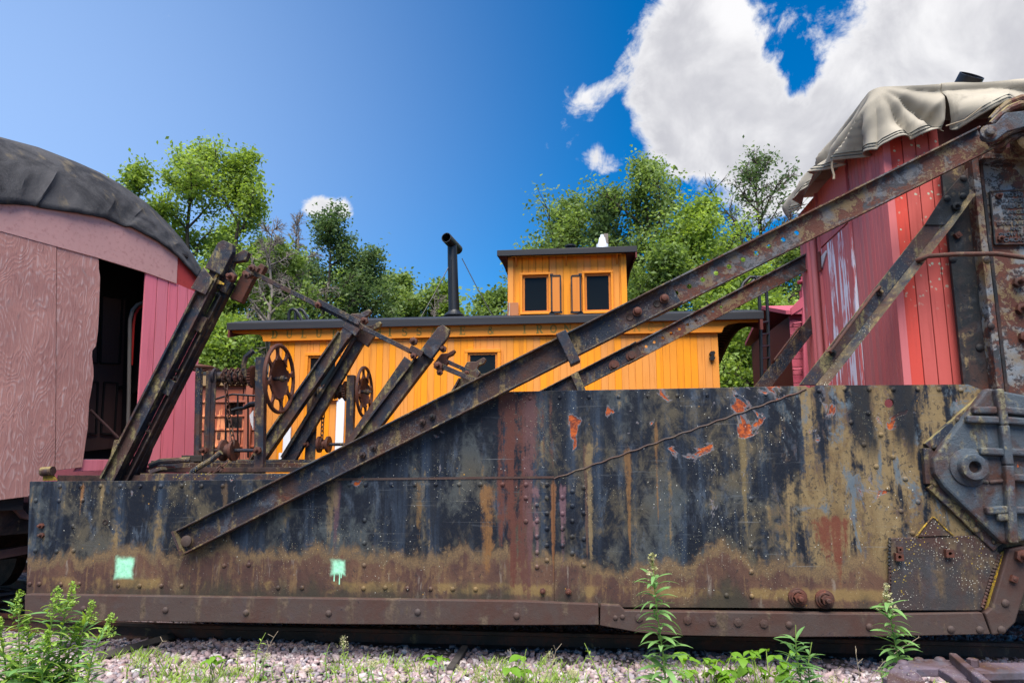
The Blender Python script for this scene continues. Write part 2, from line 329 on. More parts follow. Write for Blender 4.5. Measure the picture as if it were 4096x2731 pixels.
def tarpaper(n):
    p = n.pos(); a = n.noise(p, 2.0, 5, .68, .6); s = n.noise(p, 1, 5, .6, .2, sc=(5, 5, 1.4)); fine = n.noise(p, 45, 5, .7)
    c = n.mix(n.ss(a, .34, .64), (.016, .016, .019), (.055, .053, .056))
    c = n.mix(n.mul(n.ss(s, .54, .7), .75), c, (.115, .092, .062)); c = n.mix(n.mul(n.ss(fine, .58, .7), .4), c, (.12, .115, .115))
    return dict(color=c, rough=.9, bump=n.add(n.mul(fine, .6), a), bs=.6, bd=.02, spec=.2)
mat('tarpaper', tarpaper)
def canvas(n):
    p = n.pos(); a = n.noise(p, 1.5, 6, .6, .3); fine = n.noise(p, 140, 2, .5); s = n.noise(p, 1, 5, .6, .2, sc=(6, 6, 1.1))
    c = n.mix(n.ss(a, .35, .68), (.37, .325, .25), (.29, .255, .20)); c = n.mix(n.mul(n.ss(s, .54, .7), .5), c, (.14, .122, .095))
    return dict(color=c, rough=.75, bump=n.add(n.mul(fine, .2), a), bs=.15, bd=.01, spec=.25)
mat('canvas', canvas)
mat('thread', lambda n: dict(color=(.05, .055, .05), rough=.9))
mat('glass', lambda n: dict(color=(.008, .010, .011), rough=.03, spec=.12))
mat('inner_light', lambda n: dict(color=(.2, .2, .19), rough=.6))

def leaf_mat(name, c1, c2, c3, tr=.35):
    def f(n):
        r = n.isl(); p = n.pos(); a = n.noise(p, .55, 3, .6)
        c = n.ramp(n.add(n.mul(r, .6), n.mul(n.ss(a, .32, .68), .4)), [(0., c1), (.5, c2), (1., c3)])
        return dict(color=c, rough=.55, spec=.3, trans=tr, transcol=n.hsv(c, .49, 1.15, 1.5))
    return mat(name, f)
leaf_mat('leaf_bright', (.12, .18, .035), (.20, .29, .06), (.34, .44, .12), .45)
leaf_mat('leaf_mid', (.085, .14, .038), (.15, .22, .06), (.25, .33, .10), .45)
leaf_mat('leaf_dark', (.05, .09, .034), (.09, .145, .052), (.16, .22, .08), .42)
leaf_mat('weed_green', (.10, .21, .07), (.15, .29, .09), (.22, .37, .11), .3)
leaf_mat('weed_yellow', (.20, .33, .05), (.29, .43, .075), (.38, .50, .12), .3)
leaf_mat('bramble_green', (.10, .21, .02), (.14, .28, .025), (.20, .36, .04), .35)
leaf_mat('bud_cream', (.30, .30, .10), (.42, .40, .20), (.55, .50, .35), .2)
mat('stem_green', lambda n: dict(color=(.19, .26, .05), rough=.6))
mat('stem_dry', lambda n: dict(color=(.32, .25, .17), rough=.8))

def stone_mat(n):
    r = n.isl(); p = n.pos(); a = n.noise(p, 60, 4, .6)
    c = n.ramp(r, [(0, (.13, .11, .12)), (.22, (.28, .20, .205)), (.45, (.36, .255, .25)), (.62, (.24, .22, .25)), (.8, (.44, .34, .32)), (.93, (.50, .46, .45)), (1, (.18, .10, .09))])
    return dict(color=n.mix(n.mul(n.ss(a, .4, .7), .4), c, (.13, .10, .10)), rough=.85, spec=.25)
mat('ballast', stone_mat)
def ground_mat(n):
    p = n.pos(); X, Y, Z = n.xyz(p)
    v = n.vor(p, 30, 'Color', sc=(1, 1, 1)); d = n.vor(p, 30)
    st = n.ramp(n.xyz(v)[0], [(0, (.10, .085, .09)), (.4, (.24, .18, .18)), (.7, (.2, .18, .2)), (1, (.34, .28, .27))])
    st = n.mix(n.ss(d, .25, .6), st, (.035, .03, .03))
    far = n.ss(n.add(Y, n.mul(n.noise(p, .4, 4), 4)), 14, 17)
    gr = n.ramp(n.noise(p, 3, 5, .7), [(.3, (.03, .06, .012)), (.6, (.07, .12, .025)), (.8, (.14, .14, .06))])
    return dict(color=n.mix(far, st, gr), rough=.95, bump=n.mul(d, -1), bs=.8, bd=.03)
mat('ground', ground_mat)

# ------------------------------------------------------------------ mesh and object helpers
class MB:
    def __init__(s): s.v = []; s.f = []; s.sm = []
    def add(s, vs, fs, smooth=False):
        o = len(s.v); s.v += [tuple(x) for x in vs]; s.f += [tuple(i+o for i in f) for f in fs]; s.sm += [smooth]*len(fs); return s
    def prism(s, pts, vec):
        n = len(pts); vec = Vector(vec); a = [Vector(p) for p in pts]; b = [p+vec for p in a]
        return s.add(a+b, [tuple(range(n))[::-1], tuple(range(n, 2*n))] + [(i, (i+1) % n, n+(i+1) % n, n+i) for i in range(n)])
    def box(s, c, d):
        x, y, z = c; a, b, e = d[0]/2, d[1]/2, d[2]/2
        return s.prism([(x-a, y-b, z-e), (x+a, y-b, z-e), (x+a, y-b, z+e), (x-a, y-b, z+e)], (0, d[1], 0))
    def bar(s, p, q, w, d, side=None):      # rectangular bar from p to q; w across (in the plane facing the viewer), d in depth
        p, q = Vector(p), Vector(q); t = (q-p).normalized(); dv = Vector(side or (0, 1, 0)); dv = (dv - t*dv.dot(t)).normalized(); nn = t.cross(dv)
        c = [p+nn*w/2-dv*d/2, q+nn*w/2-dv*d/2, q-nn*w/2-dv*d/2, p-nn*w/2-dv*d/2]
        return s.prism(c, dv*d)
    def tube(s, pts, r, seg=8, caps=True, closed=False):
        pts = [Vector(p) for p in pts]; n = len(pts); rs = r if hasattr(r, '__len__') else [r]*n
        ring = []; prev = None
        for i in range(n):
            a = pts[(i-1) % n] if (closed or i > 0) else pts[i]; b = pts[(i+1) % n] if (closed or i < n-1) else pts[i]
            t = (b-a); t = t.normalized() if t.length > 1e-9 else Vector((0, 0, 1))
            if prev is None: x = t.orthogonal().normalized()
            else: x = (prev - t*prev.dot(t)); x = x.normalized() if x.length > 1e-6 else t.orthogonal().normalized()
            prev = x; y = t.cross(x)
            ring.append([pts[i] + (x*math.cos(k*2*math.pi/seg) + y*math.sin(k*2*math.pi/seg))*rs[i] for k in range(seg)])
        vs = [v for r_ in ring for v in r_]; fs = []
        for i in range(n if closed else n-1):
            j = (i+1) % n
            for k in range(seg): fs.append((i*seg+k, i*seg+(k+1) % seg, j*seg+(k+1) % seg, j*seg+k))
        s.add(vs, fs, True)
        if caps and not closed: s.add(ring[0]+ring[-1], [tuple(range(seg))[::-1], tuple(range(seg, 2*seg))])
        return s
    def lathe(s, o, axis, prof, seg=24, smooth=True):      # prof: (distance along axis, radius)
        o = Vector(o); t = Vector(axis).normalized(); x = t.orthogonal().normalized(); y = t.cross(x); vs = []; fs = []
        for a, r in prof:
            for k in range(seg): vs.append(o + t*a + (x*math.cos(2*math.pi*k/seg)+y*math.sin(2*math.pi*k/seg))*r)
        for i in range(len(prof)-1):
            for k in range(seg): fs.append((i*seg+k, i*seg+(k+1) % seg, (i+1)*seg+(k+1) % seg, (i+1)*seg+k))
        return s.add(vs, fs, smooth)
    def plate_hole(s, rect, c, r, th, seg=16):             # rect: 4 corners (3d, in order), hole centre c, extruded by vec th
        th = Vector(th); c = Vector(c); R_ = [Vector(p) for p in rect]; ex = (R_[1]-R_[0]).normalized(); ey = (R_[3]-R_[0]).normalized()
        per = []; cir = []
        for k in range(seg):
            a = 2*math.pi*(k+.5)/seg; d = ex*math.cos(a)+ey*math.sin(a); cir.append(c+d*r); best = 1e9
            for i in range(4):
                p, q = R_[i], R_[(i+1) % 4]; e = q-p; nrm = e.cross(ex.cross(ey)).normalized(); den = d.dot(nrm)
                if den > 1e-6: best = min(best, (p-c).dot(nrm)/den)
            per.append(c+d*best)
        # snap the nearest rim point to each corner
        for p in R_: k = min(range(seg), key=lambda i: (per[i]-p).length); per[k] = p.copy()
        n = seg; vs = per+cir+[p+th for p in per]+[p+th for p in cir]; fs = []
        for k in range(n):
            j = (k+1) % n
            fs += [(k, j, n+j, n+k), (2*n+k, 3*n+k, 3*n+j, 2*n+j), (k, 2*n+k, 2*n+j, j), (n+k, n+j, 3*n+j, 3*n+k)]
        return s.add(vs, fs)
    def data(s, name):
        me = bpy.data.meshes.new(name); me.from_pydata([tuple(v) for v in s.v], [], s.f)
        me.polygons.foreach_set('use_smooth', s.sm); me.update()
        bm = bmesh.new(); bm.from_mesh(me); bmesh.ops.recalc_face_normals(bm, faces=bm.faces); bm.to_mesh(me); bm.free()
        if any(s.sm): me.set_sharp_from_angle(angle=rad(38))
        return me

ORIG = {}
def wo(o): return ORIG[o] if o is not None else Vector((0, 0, 0))
def link(o, parent, w):
    COL.objects.link(o); ORIG[o] = Vector(w); o.location = Vector(w) - wo(parent)
    if parent is not None: o.parent = parent
    return o
def tag(o, label=None, cat=None, group=None, kind=None):
    for k, v in (('label', label), ('category', cat), ('group', group), ('kind', kind)):
        if v: o[k] = v
    return o
def thing(name, label, cat, loc, group=None):
    o = bpy.data.objects.new(name, None); o.empty_display_size = .3; link(o, None, Vector(loc)); return tag(o, label, cat, group)
def obj(name, mb, m, parent=None, bevel=0, label=None, kind=None):
    v = np.array([tuple(x) for x in mb.v]); c = Vector(((v[:, 0].min()+v[:, 0].max())/2, (v[:, 1].min()+v[:, 1].max())/2, v[:, 2].min()))
    mb.v = [tuple(x) for x in (v - np.array(c))]
    o = bpy.data.objects.new(name, mb.data(name)); o.data.materials.append(MATS[m]); link(o, parent, c)
    if bevel:
        b = o.modifiers.new('bevel', 'BEVEL'); b.width = bevel; b.segments = 2; b.limit_method = 'ANGLE'; b.angle_limit = rad(40)
    if label: o['label'] = label
    if kind: o['kind'] = kind
    return o
def inst(name, me, w, parent, scale=1., rot=None, m=None):
    o = bpy.data.objects.new(name, me); link(o, parent, w); o.scale = (scale,)*3 if not hasattr(scale, '__len__') else scale
    if rot is not None: o.rotation_euler = rot
    return o
def shared(name, mb, m): me = mb.data(name); me.materials.append(MATS[m]); return me
# ================================================================== the setting
bmg = MB(); bmg.add([(-900, -300, 0), (900, -300, 0), (900, 1500, 0), (-900, 1500, 0)], [(0, 1, 2, 3)])
g = obj('ground', bmg, 'ground'); tag(g, kind='structure')

def track_pt(s, off):                 # track centre line: straight along X, bending away at its left end
    x0 = -3.6; x = s
    if s >= x0: return Vector((x, 7.35+off, 0))
    a = min((x0-s)/9.0, rad(21)); R = 9.0
    if (x0-s)/9.0 < rad(21): return Vector((x0-R*math.sin(a), 7.35+R*(1-math.cos(a)), 0)) + Vector((math.sin(a), math.cos(a), 0))*off
    e = Vector((x0-R*math.sin(a), 7.35+R*(1-math.cos(a)), 0)); l = (x0-s)-R*a
    return e + Vector((-math.cos(a), math.sin(a), 0))*l + Vector((math.sin(a), math.cos(a), 0))*off
def sweep(mb, path, prof):            # prof in (offset, z); path(off) -> list of points
    cols = [[p+Vector((0, 0, z)) for p in path(o)] for o, z in prof]; n = len(cols[0]); k = len(prof)
    vs = [cols[j][i] for i in range(n) for j in range(k)]
    fs = [(i*k+j, i*k+(j+1) % k, (i+1)*k+(j+1) % k, (i+1)*k+j) for i in range(n-1) for j in range(k)] + [tuple(range(k))[::-1], tuple((n-1)*k+j for j in range(k))]
    return mb.add(vs, fs)
railprof = [(-.07, 0), (.07, 0), (.07, .012), (.012, .03), (.012, .11), (.036, .12), (.036, .148), (.028, .153), (-.028, .153), (-.036, .148), (-.036, .12), (-.012, .11), (-.012, .03), (-.07, .012)]
sv = [-16+i*.5 for i in range(50)] + [9, 12, 20]
trk = bpy.data.objects.new('railway_track', None); link(trk, None, (0, 7.35, 0)); tag(trk, kind='structure')
for off in (-.7525, .7525):
    obj('rail', sweep(MB(), lambda o, off=off: [track_pt(s, off+o)+Vector((0, 0, .022)) for s in sv], railprof), 'rail_steel', trk)
tie = MB().box((0, 0, -.02), (.22, 2.5, .09)); tme = shared('tie', tie, 'tie_wood')
s = -13.0
while s < 9:
    p = track_pt(s, 0); q = track_pt(s-.1, 0); d = p-q
    inst('tie', tme, p+Vector((0, 0, .008)), trk, rot=(0, 0, math.atan2(d.y, d.x)+random.uniform(-.03, .03))); s += .56

# ================================================================== the spreader
YB = 6.0                                                   # plane of the wing plate
SP = thing('railway_spreader', 'black and rusty railway spreader car with folded side wing and red cab', 'rail car', (0, 7.35, 0))
riv = MB().lathe((0, 0, 0), (0, -1, 0), [(0, .021), (.006, .020), (.011, .014), (.0135, .006), (.0138, .0001)], 10)
RIV = shared('rivet', riv, 'blade_steel'); RIVR = shared('rivet', riv, 'wheel_rust'); RIVT = shared('rivet', riv, 'tower_dark'); RIVS = shared('rivet', riv, 'skirt_rust')
def hexprof(r, h, seg=6, m='wheel_rust', stud=.012, sl=.03):
    b = MB().lathe((0, 0, 0), (0, -1, 0), [(0, r), (h, r), (h+.002, r*.8), (h+.002, .0001)], seg, False)
    b.lathe((0, 0, 0), (0, -1, 0), [(h-.001, stud), (h+sl, stud), (h+sl+.004, stud*.7), (h+sl+.004, .0001)], 10); return shared('bolt', b, m)
BOLT = hexprof(.026, .022); BOLTD = hexprof(.026, .022, m='tower_dark'); SQN = hexprof(.034, .03, 4, stud=.014, sl=.004)
def rivets(parent, pts, Y, me=RIV, s=1., nm='rivet'):
    for u, v in pts: inst(nm, me, at(u, v, Y), parent, s, rot=(0, random.uniform(0, 6), 0))

# --- wing plates: three lapped sheets, hole cut where the photograph has one
wing = obj('wing_plate', MB().prism(P([(118, 1925), (700, 1921), (1330, 1914), (2216, 1905), (2219, 2410), (1400, 2396), (105, 2380)], YB), (0, .03, 0)), 'blade_steel', SP, .004, 'long lower plate of the wing, black above and brown with rust below')
up_ = obj('upper_wing_plate', MB().prism(P([(1330, 1925), (1330, 1868), (1960, 1549), (1990, 1567), (2350, 1560), (3222, 1543), (3250, 1560), (2240, 1925)], YB+.032), (0, .03, 0)), 'blade_steel', SP, .004, 'tapering upper plate of the wing with flakes of orange rust')
rp = MB()
hc = at(3557, 1612, YB-.012); rh = .038
rect = P([(3490, 1685), (3630, 1683), (3628, 1539), (3490, 1540)], YB-.012)
rp.plate_hole([rect[0], rect[1], rect[2], rect[3]], hc, rh, (0, .026, 0))
rp.prism(P([(2219, 2425), (2216, 1912), (3225, 1556), (3268, 1540), (3490, 1540), (3490, 1685), (3490, 2432)], YB-.012), (0, .026, 0))
rp.prism(P([(3490, 1685), (3630, 1683), (3630, 2436), (3490, 2432)], YB-.012), (0, .026, 0))
rp.prism(P([(3628, 1539), (3872, 1537), (3960, 1572), (4500, 1590), (4500, 2440), (3630, 2436), (3630, 1683)], YB-.012), (0, .026, 0))
wr = obj('wing_plate', rp, 'blade_steel', SP, 0, 'tall end plate of the wing streaked tan and blue grey')
lip = MB(); lip.prism(P([(1330, 1912), (2216, 1903), (2216, 1912), (1330, 1921)], YB-.006), (0, .012, 0))
obj('lap_seam', lip, 'skirt_rust', wing)
lw = MB(); pts = [at(2216+(3225-2216)*t, 1912-(1912-1556)*t+2, YB-.014)+Vector((0, 0, .005*math.sin(t*90))) for t in np.linspace(0, 1, 60)]
lw.tube(pts, .008, 5); obj('weld_seam', lw, 'skirt_rust', wr)
C3 = lambda p: cr(0, 1931, 1.96, p); C8 = lambda p: cr(1000, 1931, 1.96, p); C7 = lambda p: cr(2000, 1931, 1.96, p); C5 = lambda p: cr(3100, 1500, 2.09, p); C6 = lambda p: cr(3100, 2050, 2.302, p)
rivets(wing, C3([(470, 25), (632, 25), (787, 22), (943, 22), (1100, 25), (1260, 25), (1425, 20), (1580, 25), (1745, 22), (282, 135), (462, 138), (647, 135), (572, 338), (277, 530), (443, 535), (577, 530), (233, 790), (308, 790), (477, 793), (620, 790), (925, 800), (1095, 805), (1265, 805), (1425, 805), (1757, 647), (1950, 640)]), YB)
rivets(wing, C8([(220, 820), (408, 820), (890, 825), (1060, 820), (1235, 825), (1415, 830), (1590, 830), (1768, 832), (897, 470), (897, 290), (895, 645), (778, 12), (905, 12), (1110, 12), (1290, 12), (1457, 10), (1640, 10), (1805, 10), (1980, 12)]), YB)
rivets(wing, C7([(203, 12), (203, 117), (203, 300)] + [(290, y) for y in (173, 298, 420, 543, 658)] + [(368, y) for y in (12, 118, 237, 358, 488, 605)]), YB)
rivets(wr, C7([(490, y) for y in (113, 240, 357, 490)] + [(567, y) for y in (65, 180, 298, 420, 550)] + [(657, y) for y in (35, 235, 438, 640)] + [(1968, 125), (1965, 500), (1970, 695), (1777, 880), (1973, 887)]), YB-.012)
rivets(wr, C5([(370, 130), (585, 117), (788, 118), (990, 118), (1193, 118), (1372, 118), (1553, 125), (780, 317), (637, 393), (885, 497), (743, 580), (985, 683), (846, 763), (1089, 866), (945, 948), (1196, 1057), (1055, 1135), (1150, 1320)]), YB-.012)
rivets(up_, [(2120+i*118, 1592-i*2) for i in range(9)], YB+.032, s=.85)
rivets(wing, C3([(330, 335), (332, 408)]) + C7([(335, 845)]), YB, BOLT, 1., 'bolt')
rivets(wr, C7([(537, 850)]), YB-.012, BOLT, 1., 'bolt')
pin = MB().lathe(at(748, 2163, YB-.07), (0, -1, 0), [(0, .05), (.02, .048), (.024, .04), (.024, .0001)], 24)
for u, v in ((3189, 2387), (3297, 2394)):
    q = at(u, v, YB-.012)
    big = MB().lathe(q, (0, -1, 0), [(0, .075), (.022, .075), (.024, .06), (.04, .058), (.042, .045)], 20).lathe(q, (0, -1, 0), [(.03, .042), (.075, .042), (.076, .02)], 6, False).lathe(q, (0, -1, 0), [(.07, .022), (.115, .021), (.12, .015), (.12, .0001)], 12)
    obj('bolt', big, 'wheel_rust', wr, .002, 'large rusty bolt with washer low on the wing')
# hole low on the left plate: black ring paints its dark, plate left uncut
q = at(421, 2088, YB-.001); obj('hole_rim', MB().lathe(q, (0, -1, 0), [(0, .012), (.004, .016), (.004, .024), (0, .026)], 16), 'under_black', wing)

# --- cutting edge along the foot
def strip(pts, Y, d): return MB().prism(P(pts, Y), (0, d, 0))
e1 = obj('cutting_edge', strip([(98, 2376), (1200, 2391), (2100, 2404), (2394, 2416), (2395, 2498), (2100, 2499), (1300, 2495), (500, 2482), (330, 2480), (98, 2462)], YB-.075, .11), 'skirt_rust', SP, .006, 'long brown rusted cutting edge below the wing')
e2 = obj('cutting_edge', strip([(2402, 2416), (2480, 2421), (2500, 2442), (3300, 2453), (3600, 2455), (3930, 2449), (3962, 2535), (3500, 2545), (3100, 2547), (2700, 2540), (2560, 2529), (2400, 2500)], YB-.079, .11), 'skirt_rust', SP, .006, 'lower right length of cutting edge with hex bolt heads')
rivets(e1, C8([(617, 1020), (1315, 1010), (2090, 1040)]) + C3([(655, 985), (1297, 995), (1930, 1015)]), YB-.075, RIVS, 1.35)
rivets(e2, C7([(905, 1055), (960, 1048)]), YB-.079, RIVS, 1.)
rivets(e2, C7([(1090, 1055), (1470, 1073), (1670, 1085), (1865, 1090), (2068, 1100)]), YB-.079, hexprof(.034, .012, m='skirt_rust', sl=.0), 1., 'bolt')
rivets(e2, C6([(130, 1030), (870, 1050), (1620, 1072), (1885, 1075)]), YB-.079, RIVS, 1.4)
# --- patch plate, triangle, nuts, corner shoe
pp = obj('patch_plate', strip([(3560, 2152), (3925, 2140), (3962, 2180), (4000, 2213), (3930, 2440), (3565, 2440)], YB-.04, .027), 'patch_steel', SP, .004, 'welded patch plate dotted with white and yellow lichen')
bead = MB(); bead.tube([at(3558+2*math.sin(i*1.9), 2150+i*4.9, YB-.041) for i in range(59)], [.010+.004*math.sin(i*2.1) for i in range(59)], 6); obj('weld_bead', bead, 'tower_dark', pp)
bead = MB(); bead.tube([at(3998-70*t+2*math.sin(t*110), 2216+212*t, YB-.043) for t in np.linspace(0, 1, 50)], [.014+.005*math.sin(i*2.1) for i in range(50)], 6); obj('weld_bead', bead, 'tower_dark', pp)
obj('gusset', strip([(3671, 2146), (3735, 2070), (3811, 2141)], YB-.05, .036), 'patch_steel', pp, .003)
bt = MB(); bt.tube([at(u, v, YB-.052) for u, v in ((3668, 2143), (3690, 2112), (3712, 2087), (3733, 2066), (3752, 2082), (3785, 2117), (3814, 2141))], .007, 6); obj('weld_bead', bt, 'lichen_yellow', pp)
for u, v, s_ in ((3591, 2225, 1.), (3791, 2211, 1.), (3596, 2196, .7)):
    q = at(u, v, YB-.041); a = .030*s_
    nb = MB().plate_hole([q+Vector((-a, -.04*s_, -a)), q+Vector((a, -.04*s_, -a)), q+Vector((a, -.04*s_, a)), q+Vector((-a, -.04*s_, a))], q+Vector((0, -.04*s_, 0)), a*.45, (0, .042*s_, 0)); obj('square_nut', nb, 'wheel_rust', pp)
yl = obj('lichen_strip', strip([(4004, 2210), (4030, 2195), (4028, 2230), (3962, 2440), (3938, 2440)], YB-.036, .024), 'lichen_yellow', pp, .004, 'bright yellow lichen along the weld')
shoe = obj('corner_shoe', strip([(4036, 2194), (4110, 2180), (4140, 2230), (4090, 2400), (4062, 2490), (4020, 2530), (3970, 2540), (3940, 2452), (3968, 2430)], YB-.085, .08), 'skirt_rust', SP, .012)
rivets(shoe, C6([(2120, 830), (2085, 1075)]), YB-.085, RIVS, 1.5); rivets(shoe, C6([(2255, 395)]), YB-.085, BOLT, 1.9, 'bolt'); rivets(shoe, C6([(2190, 605)]), YB-.085, SQN, 1., 'bolt')

# --- hinge casting with ribs and boss
cast = MB()
prof = [(3951, 1551), (4096, 1579), (4480, 1640), (4560, 1850), (4480, 2110), (4110, 2158), (4030, 2176), (4006, 2168), (3779, 1948), (3742, 1895), (3736, 1868), (3740, 1830), (3757, 1800)]
cast.prism(P(prof, YB-.13), (0, .09, 0))
CA = obj('hinge_casting', cast, 'casting_iron', SP, .018, 'heavy ribbed eight sided casting on the end of the wing')
def rib(pts, w, d, nm='rib'):
    m_ = MB()
    for a, b in zip(pts[:-1], pts[1:]): m_.bar(at(*a, YB-.13-d/2+.01), at(*b, YB-.13-d/2+.01), w, d)
    obj(nm, m_, 'casting_iron', CA, .014)
rib([(3990, 1556), (4012, 1700), (4030, 1860), (4048, 2170)], .066, .075)
for a, b in (((3888, 1641), (3982, 1640)), ((3862, 1676), (3990, 1680)), ((4016, 1640), (4300, 1668)), ((4018, 1680), (4300, 1705)), ((4034, 1806), (4400, 1830)), ((4036, 1908), (4400, 1925)), ((3915, 1803), (4012, 1808)), ((3940, 2042), (4030, 2036)), ((4050, 2038), (4400, 2050)), ((3985, 2068), (4030, 2066))): rib([a, b], .058, .065)
q = at(3873, 1868, YB-.12)
obj('boss', MB().lathe(q, (0, -1, 0), [(0, .155), (.025, .15), (.035, .12), (.04, .105), (.085, .105), (.10, .098), (.104, .055), (.10, .048), (.02, .046)], 32), 'casting_iron', CA)
obj('boss_bore', MB().lathe(q, (0, -1, 0), [(.05, .047), (.05, .0001)], 20), 'under_black', CA)
rib([(3905, 1915), (3955, 1928), (4020, 1922)], .03, .03, 'rib')
fr = MB()
for a, b in (((3952, 1580), (3712, 1792)), ((3712, 1792), (3722, 1935)), ((3722, 1935), (3985, 2186))): fr.bar(at(*a, YB-.035), at(*b, YB-.035), .095, .05)
af = obj('backing_frame', fr, 'strut_steel', SP, .006)
rivets(af, [(3930, 1588), (3833, 1680), (3735, 1784), (3742, 1935), (3905, 2118), (3978, 2165)], YB-.06, RIV, 1.1)

# --- diagonal braces: rolled channels, web set back between two flanges
def channel(name, p, q, w, Y, m, depth=.075, holes=(), hr=.0, label=None, web=.012, bev=.004):
    a, b = at(*p, Y), at(*q, Y); t = (b-a).normalized(); nn = Vector((-t.z, 0, t.x)); mb = MB(); y = Vector((0, 1, 0)); h = w/2
    for s_ in (1, -1):
        e0 = a+nn*s_*h; e1_ = b+nn*s_*h; i0 = a+nn*s_*(h-.014); i1 = b+nn*s_*(h-.014)
        mb.prism([e0, e1_, i1, i0], y*depth)
    Lw = (b-a).length; back = y*(depth-web-.002); hh = h-.0145
    cuts = [0]; cs = []
    hs = sorted(holes); sp_h = (hs[1]-hs[0])/2 if len(hs) > 1 else .05
    for k_, hp in enumerate(hs):
        cuts.append(max(.001, hp-sp_h) if k_ == 0 else (hp+hs[k_-1])/2); cs.append(hp)
    if hs: cuts.append(hs[-1]+sp_h)
    cuts.append(Lw)
    for i in range(len(cuts)-1):
        s0, s1 = cuts[i], cuts[i+1]
        if s1-s0 < 1e-4: continue
        rc = [a+t*s0-nn*hh+back, a+t*s1-nn*hh+back, a+t*s1+nn*hh+back, a+t*s0+nn*hh+back]
        hit = [c for c in cs if s0 < c < s1]
        if hit: mb.plate_hole(rc, a+t*hit[0]+back, hr, y*web)
        else: mb.prism(rc, y*web)
    return obj(name, mb, m, SP, 0 if holes else bev, label), a, t, nn
YA = YB-.10
A0, A1 = (711, 2172), (2708, 1163)
axA = at(*A0, YA); dA = (at(3962, 533, YA)-axA); LA = dA.length
hol = []
for u, v in ((2711, 1169), (2764, 1141), (2819, 1114), (2873, 1087), (2926, 1060), (2982, 1031), (3035, 1005), (3086, 975), (3144, 949), (3198, 920)): hol.append((at(u, v, YA)-at(2600, 1219, YA)).length)
b2, a2, t2, n2 = channel('upper_brace', (2600, 1219), (3950, 546), .233, YA+.035, 'beam_rust', .07, hol[0:], .022, 'upper rust brown length of the long diagonal brace pierced by round holes')
b1, a1, t1, n1 = channel('lower_brace', A0, A1, .226, YA, 'beam_steel', .085, (), 0, 'lower dark length of the long diagonal brace bolted to the wing')
obj('end_plate', MB().bar(a1, a1+t1*.02, .224, .075, (0, 1, 0)), 'beam_steel', b1)
obj('pin', pin, 'skirt_rust', b1)
for u, v in ((1452, 1819), (1495, 1790), (1691, 1687), (1730, 1666)): inst('bolt', BOLTD, at(u, v, YA+.07), b1, 1.15, rot=(0, random.random(), 0))
for u, v in ((2549, 1247), (2657, 1196)):
    q = at(u, v, YA+.07); obj('bolt', MB().lathe(q, (0, -1, 0), [(0, .042), (.02, .042), (.022, .03), (.06, .028), (.064, .02), (.064, .0001)], 14), 'wheel_rust', b1)
for u, v in ((2520, 1268), (2628, 1215)):
    q = at(u, v, YA+.068); obj('bolt_hole', MB().lathe(q, (0, -1, 0), [(0, .0001), (.001, .026), (.004, .03), (0, .034)], 14), 'under_black', b1)
# clamp strap round the brace
cl_ = MB(); c0, c1 = at(2243, 1328, YA-.03), at(2302, 1452, YA-.03); cl_.bar(c0, c1, .095, .04); cl_.bar(c0+Vector((0, .06, 0)), c0+(c1-c0)*.09+Vector((0, .06, 0)), .095, .12); cl_.bar(c1+(c0-c1)*.09+Vector((0, .06, 0)), c1+Vector((0, .06, 0)), .095, .12)
obj('clamp_strap', cl_, 'strut_steel', b1, .008)
# the far side wing's brace
YF = 8.75
fh = [(at(u, v, YF)-at(2500, 1428, YF)).length for u, v in ((2557, 1409), (2591, 1392), (2624, 1375), (2658, 1357), (2692, 1339), (2726, 1322), (2759, 1304), (2792, 1286), (2827, 1268), (2861, 1250), (2894, 1232))]
b4, a4, t4, n4 = channel('far_brace', (2500, 1428), (3300, 1008), .205, YF+.03, 'beam_rust', .06, fh, .019, 'parallel brace of the far wing behind')
b3, a3, t3, n3 = channel('far_brace', (2080, 1640), (2560, 1393), .215, YF, 'beam_steel', .075)
for u, v in ((2456, 1461), (2525, 1424)):
    q = at(u, v, YF+.06); obj('bolt', MB().lathe(q, (0, -1, 0), [(0, .07), (.015, .07), (.018, .04), (.05, .038), (.05, .0001)], 12), 'wheel_rust', b3)
c0, c1 = at(2298, 1495, YF-.03), at(2330, 1570, YF-.03); obj('clamp_strap', MB().bar(c0, c1, .10, .05), 'strut_steel', b3, .006)

# --- body and deck behind the wing
dk = MB(); dk.box((.3, 7.45, 1.05), (9.2, 2.2, .9)); obj('underframe', dk, 'under_black', SP)  # car's unseen body as one block, added so light does not leak through
def longbeam(v, Y, u0, u1, h, d, m='deck_steel', nm='deck_beam'):
    a, b = at(u0, v, Y), at(u1, v, Y); z = a.z; obj(nm, MB().box(((a.x+b.x)/2, Y+d/2, z-h/2), (b.x-a.x, d, h)), m, SP, .004)
longbeam(1893, 6.45, 560, 2000, .10, .06); longbeam(1869, 6.9, 640, 2000, .05, .12, 'under_black'); longbeam(1851, 7.4, 700, 2000, .06, .10); longbeam(1841, 7.9, 600, 2100, .07, .12); longbeam(1838, 8.5, 330, 2100, .08, .12)
longbeam(1900, 6.6, 230, 640, .08, .10, 'under_black')
dd = MB(); dd.box((-1.5, 7.5, 1.56), (5.6, 1.9, .05)); obj('deck_plate', dd, 'under_black', SP)
pb = MB(); a = at(165, 1893, 6.35); pb.tube([at(168, 1886, 6.3), at(212, 1882, 6.3)], [.044, .044], 14); obj('pipe_stub', pb, 'deck_steel', SP); obj('pipe_bracket', MB().prism(P([(170, 1897), (205, 1895), (222, 1920), (172, 1922)], 6.31), (0, .03, 0)), 'lichen_yellow', SP)
pb = MB(); pb.tube([at(600, 1862, 6.8), at(640, 1845, 6.8), at(760, 1838, 6.9)], .03, 8); obj('pipe_stub', pb, 'deck_steel', SP)
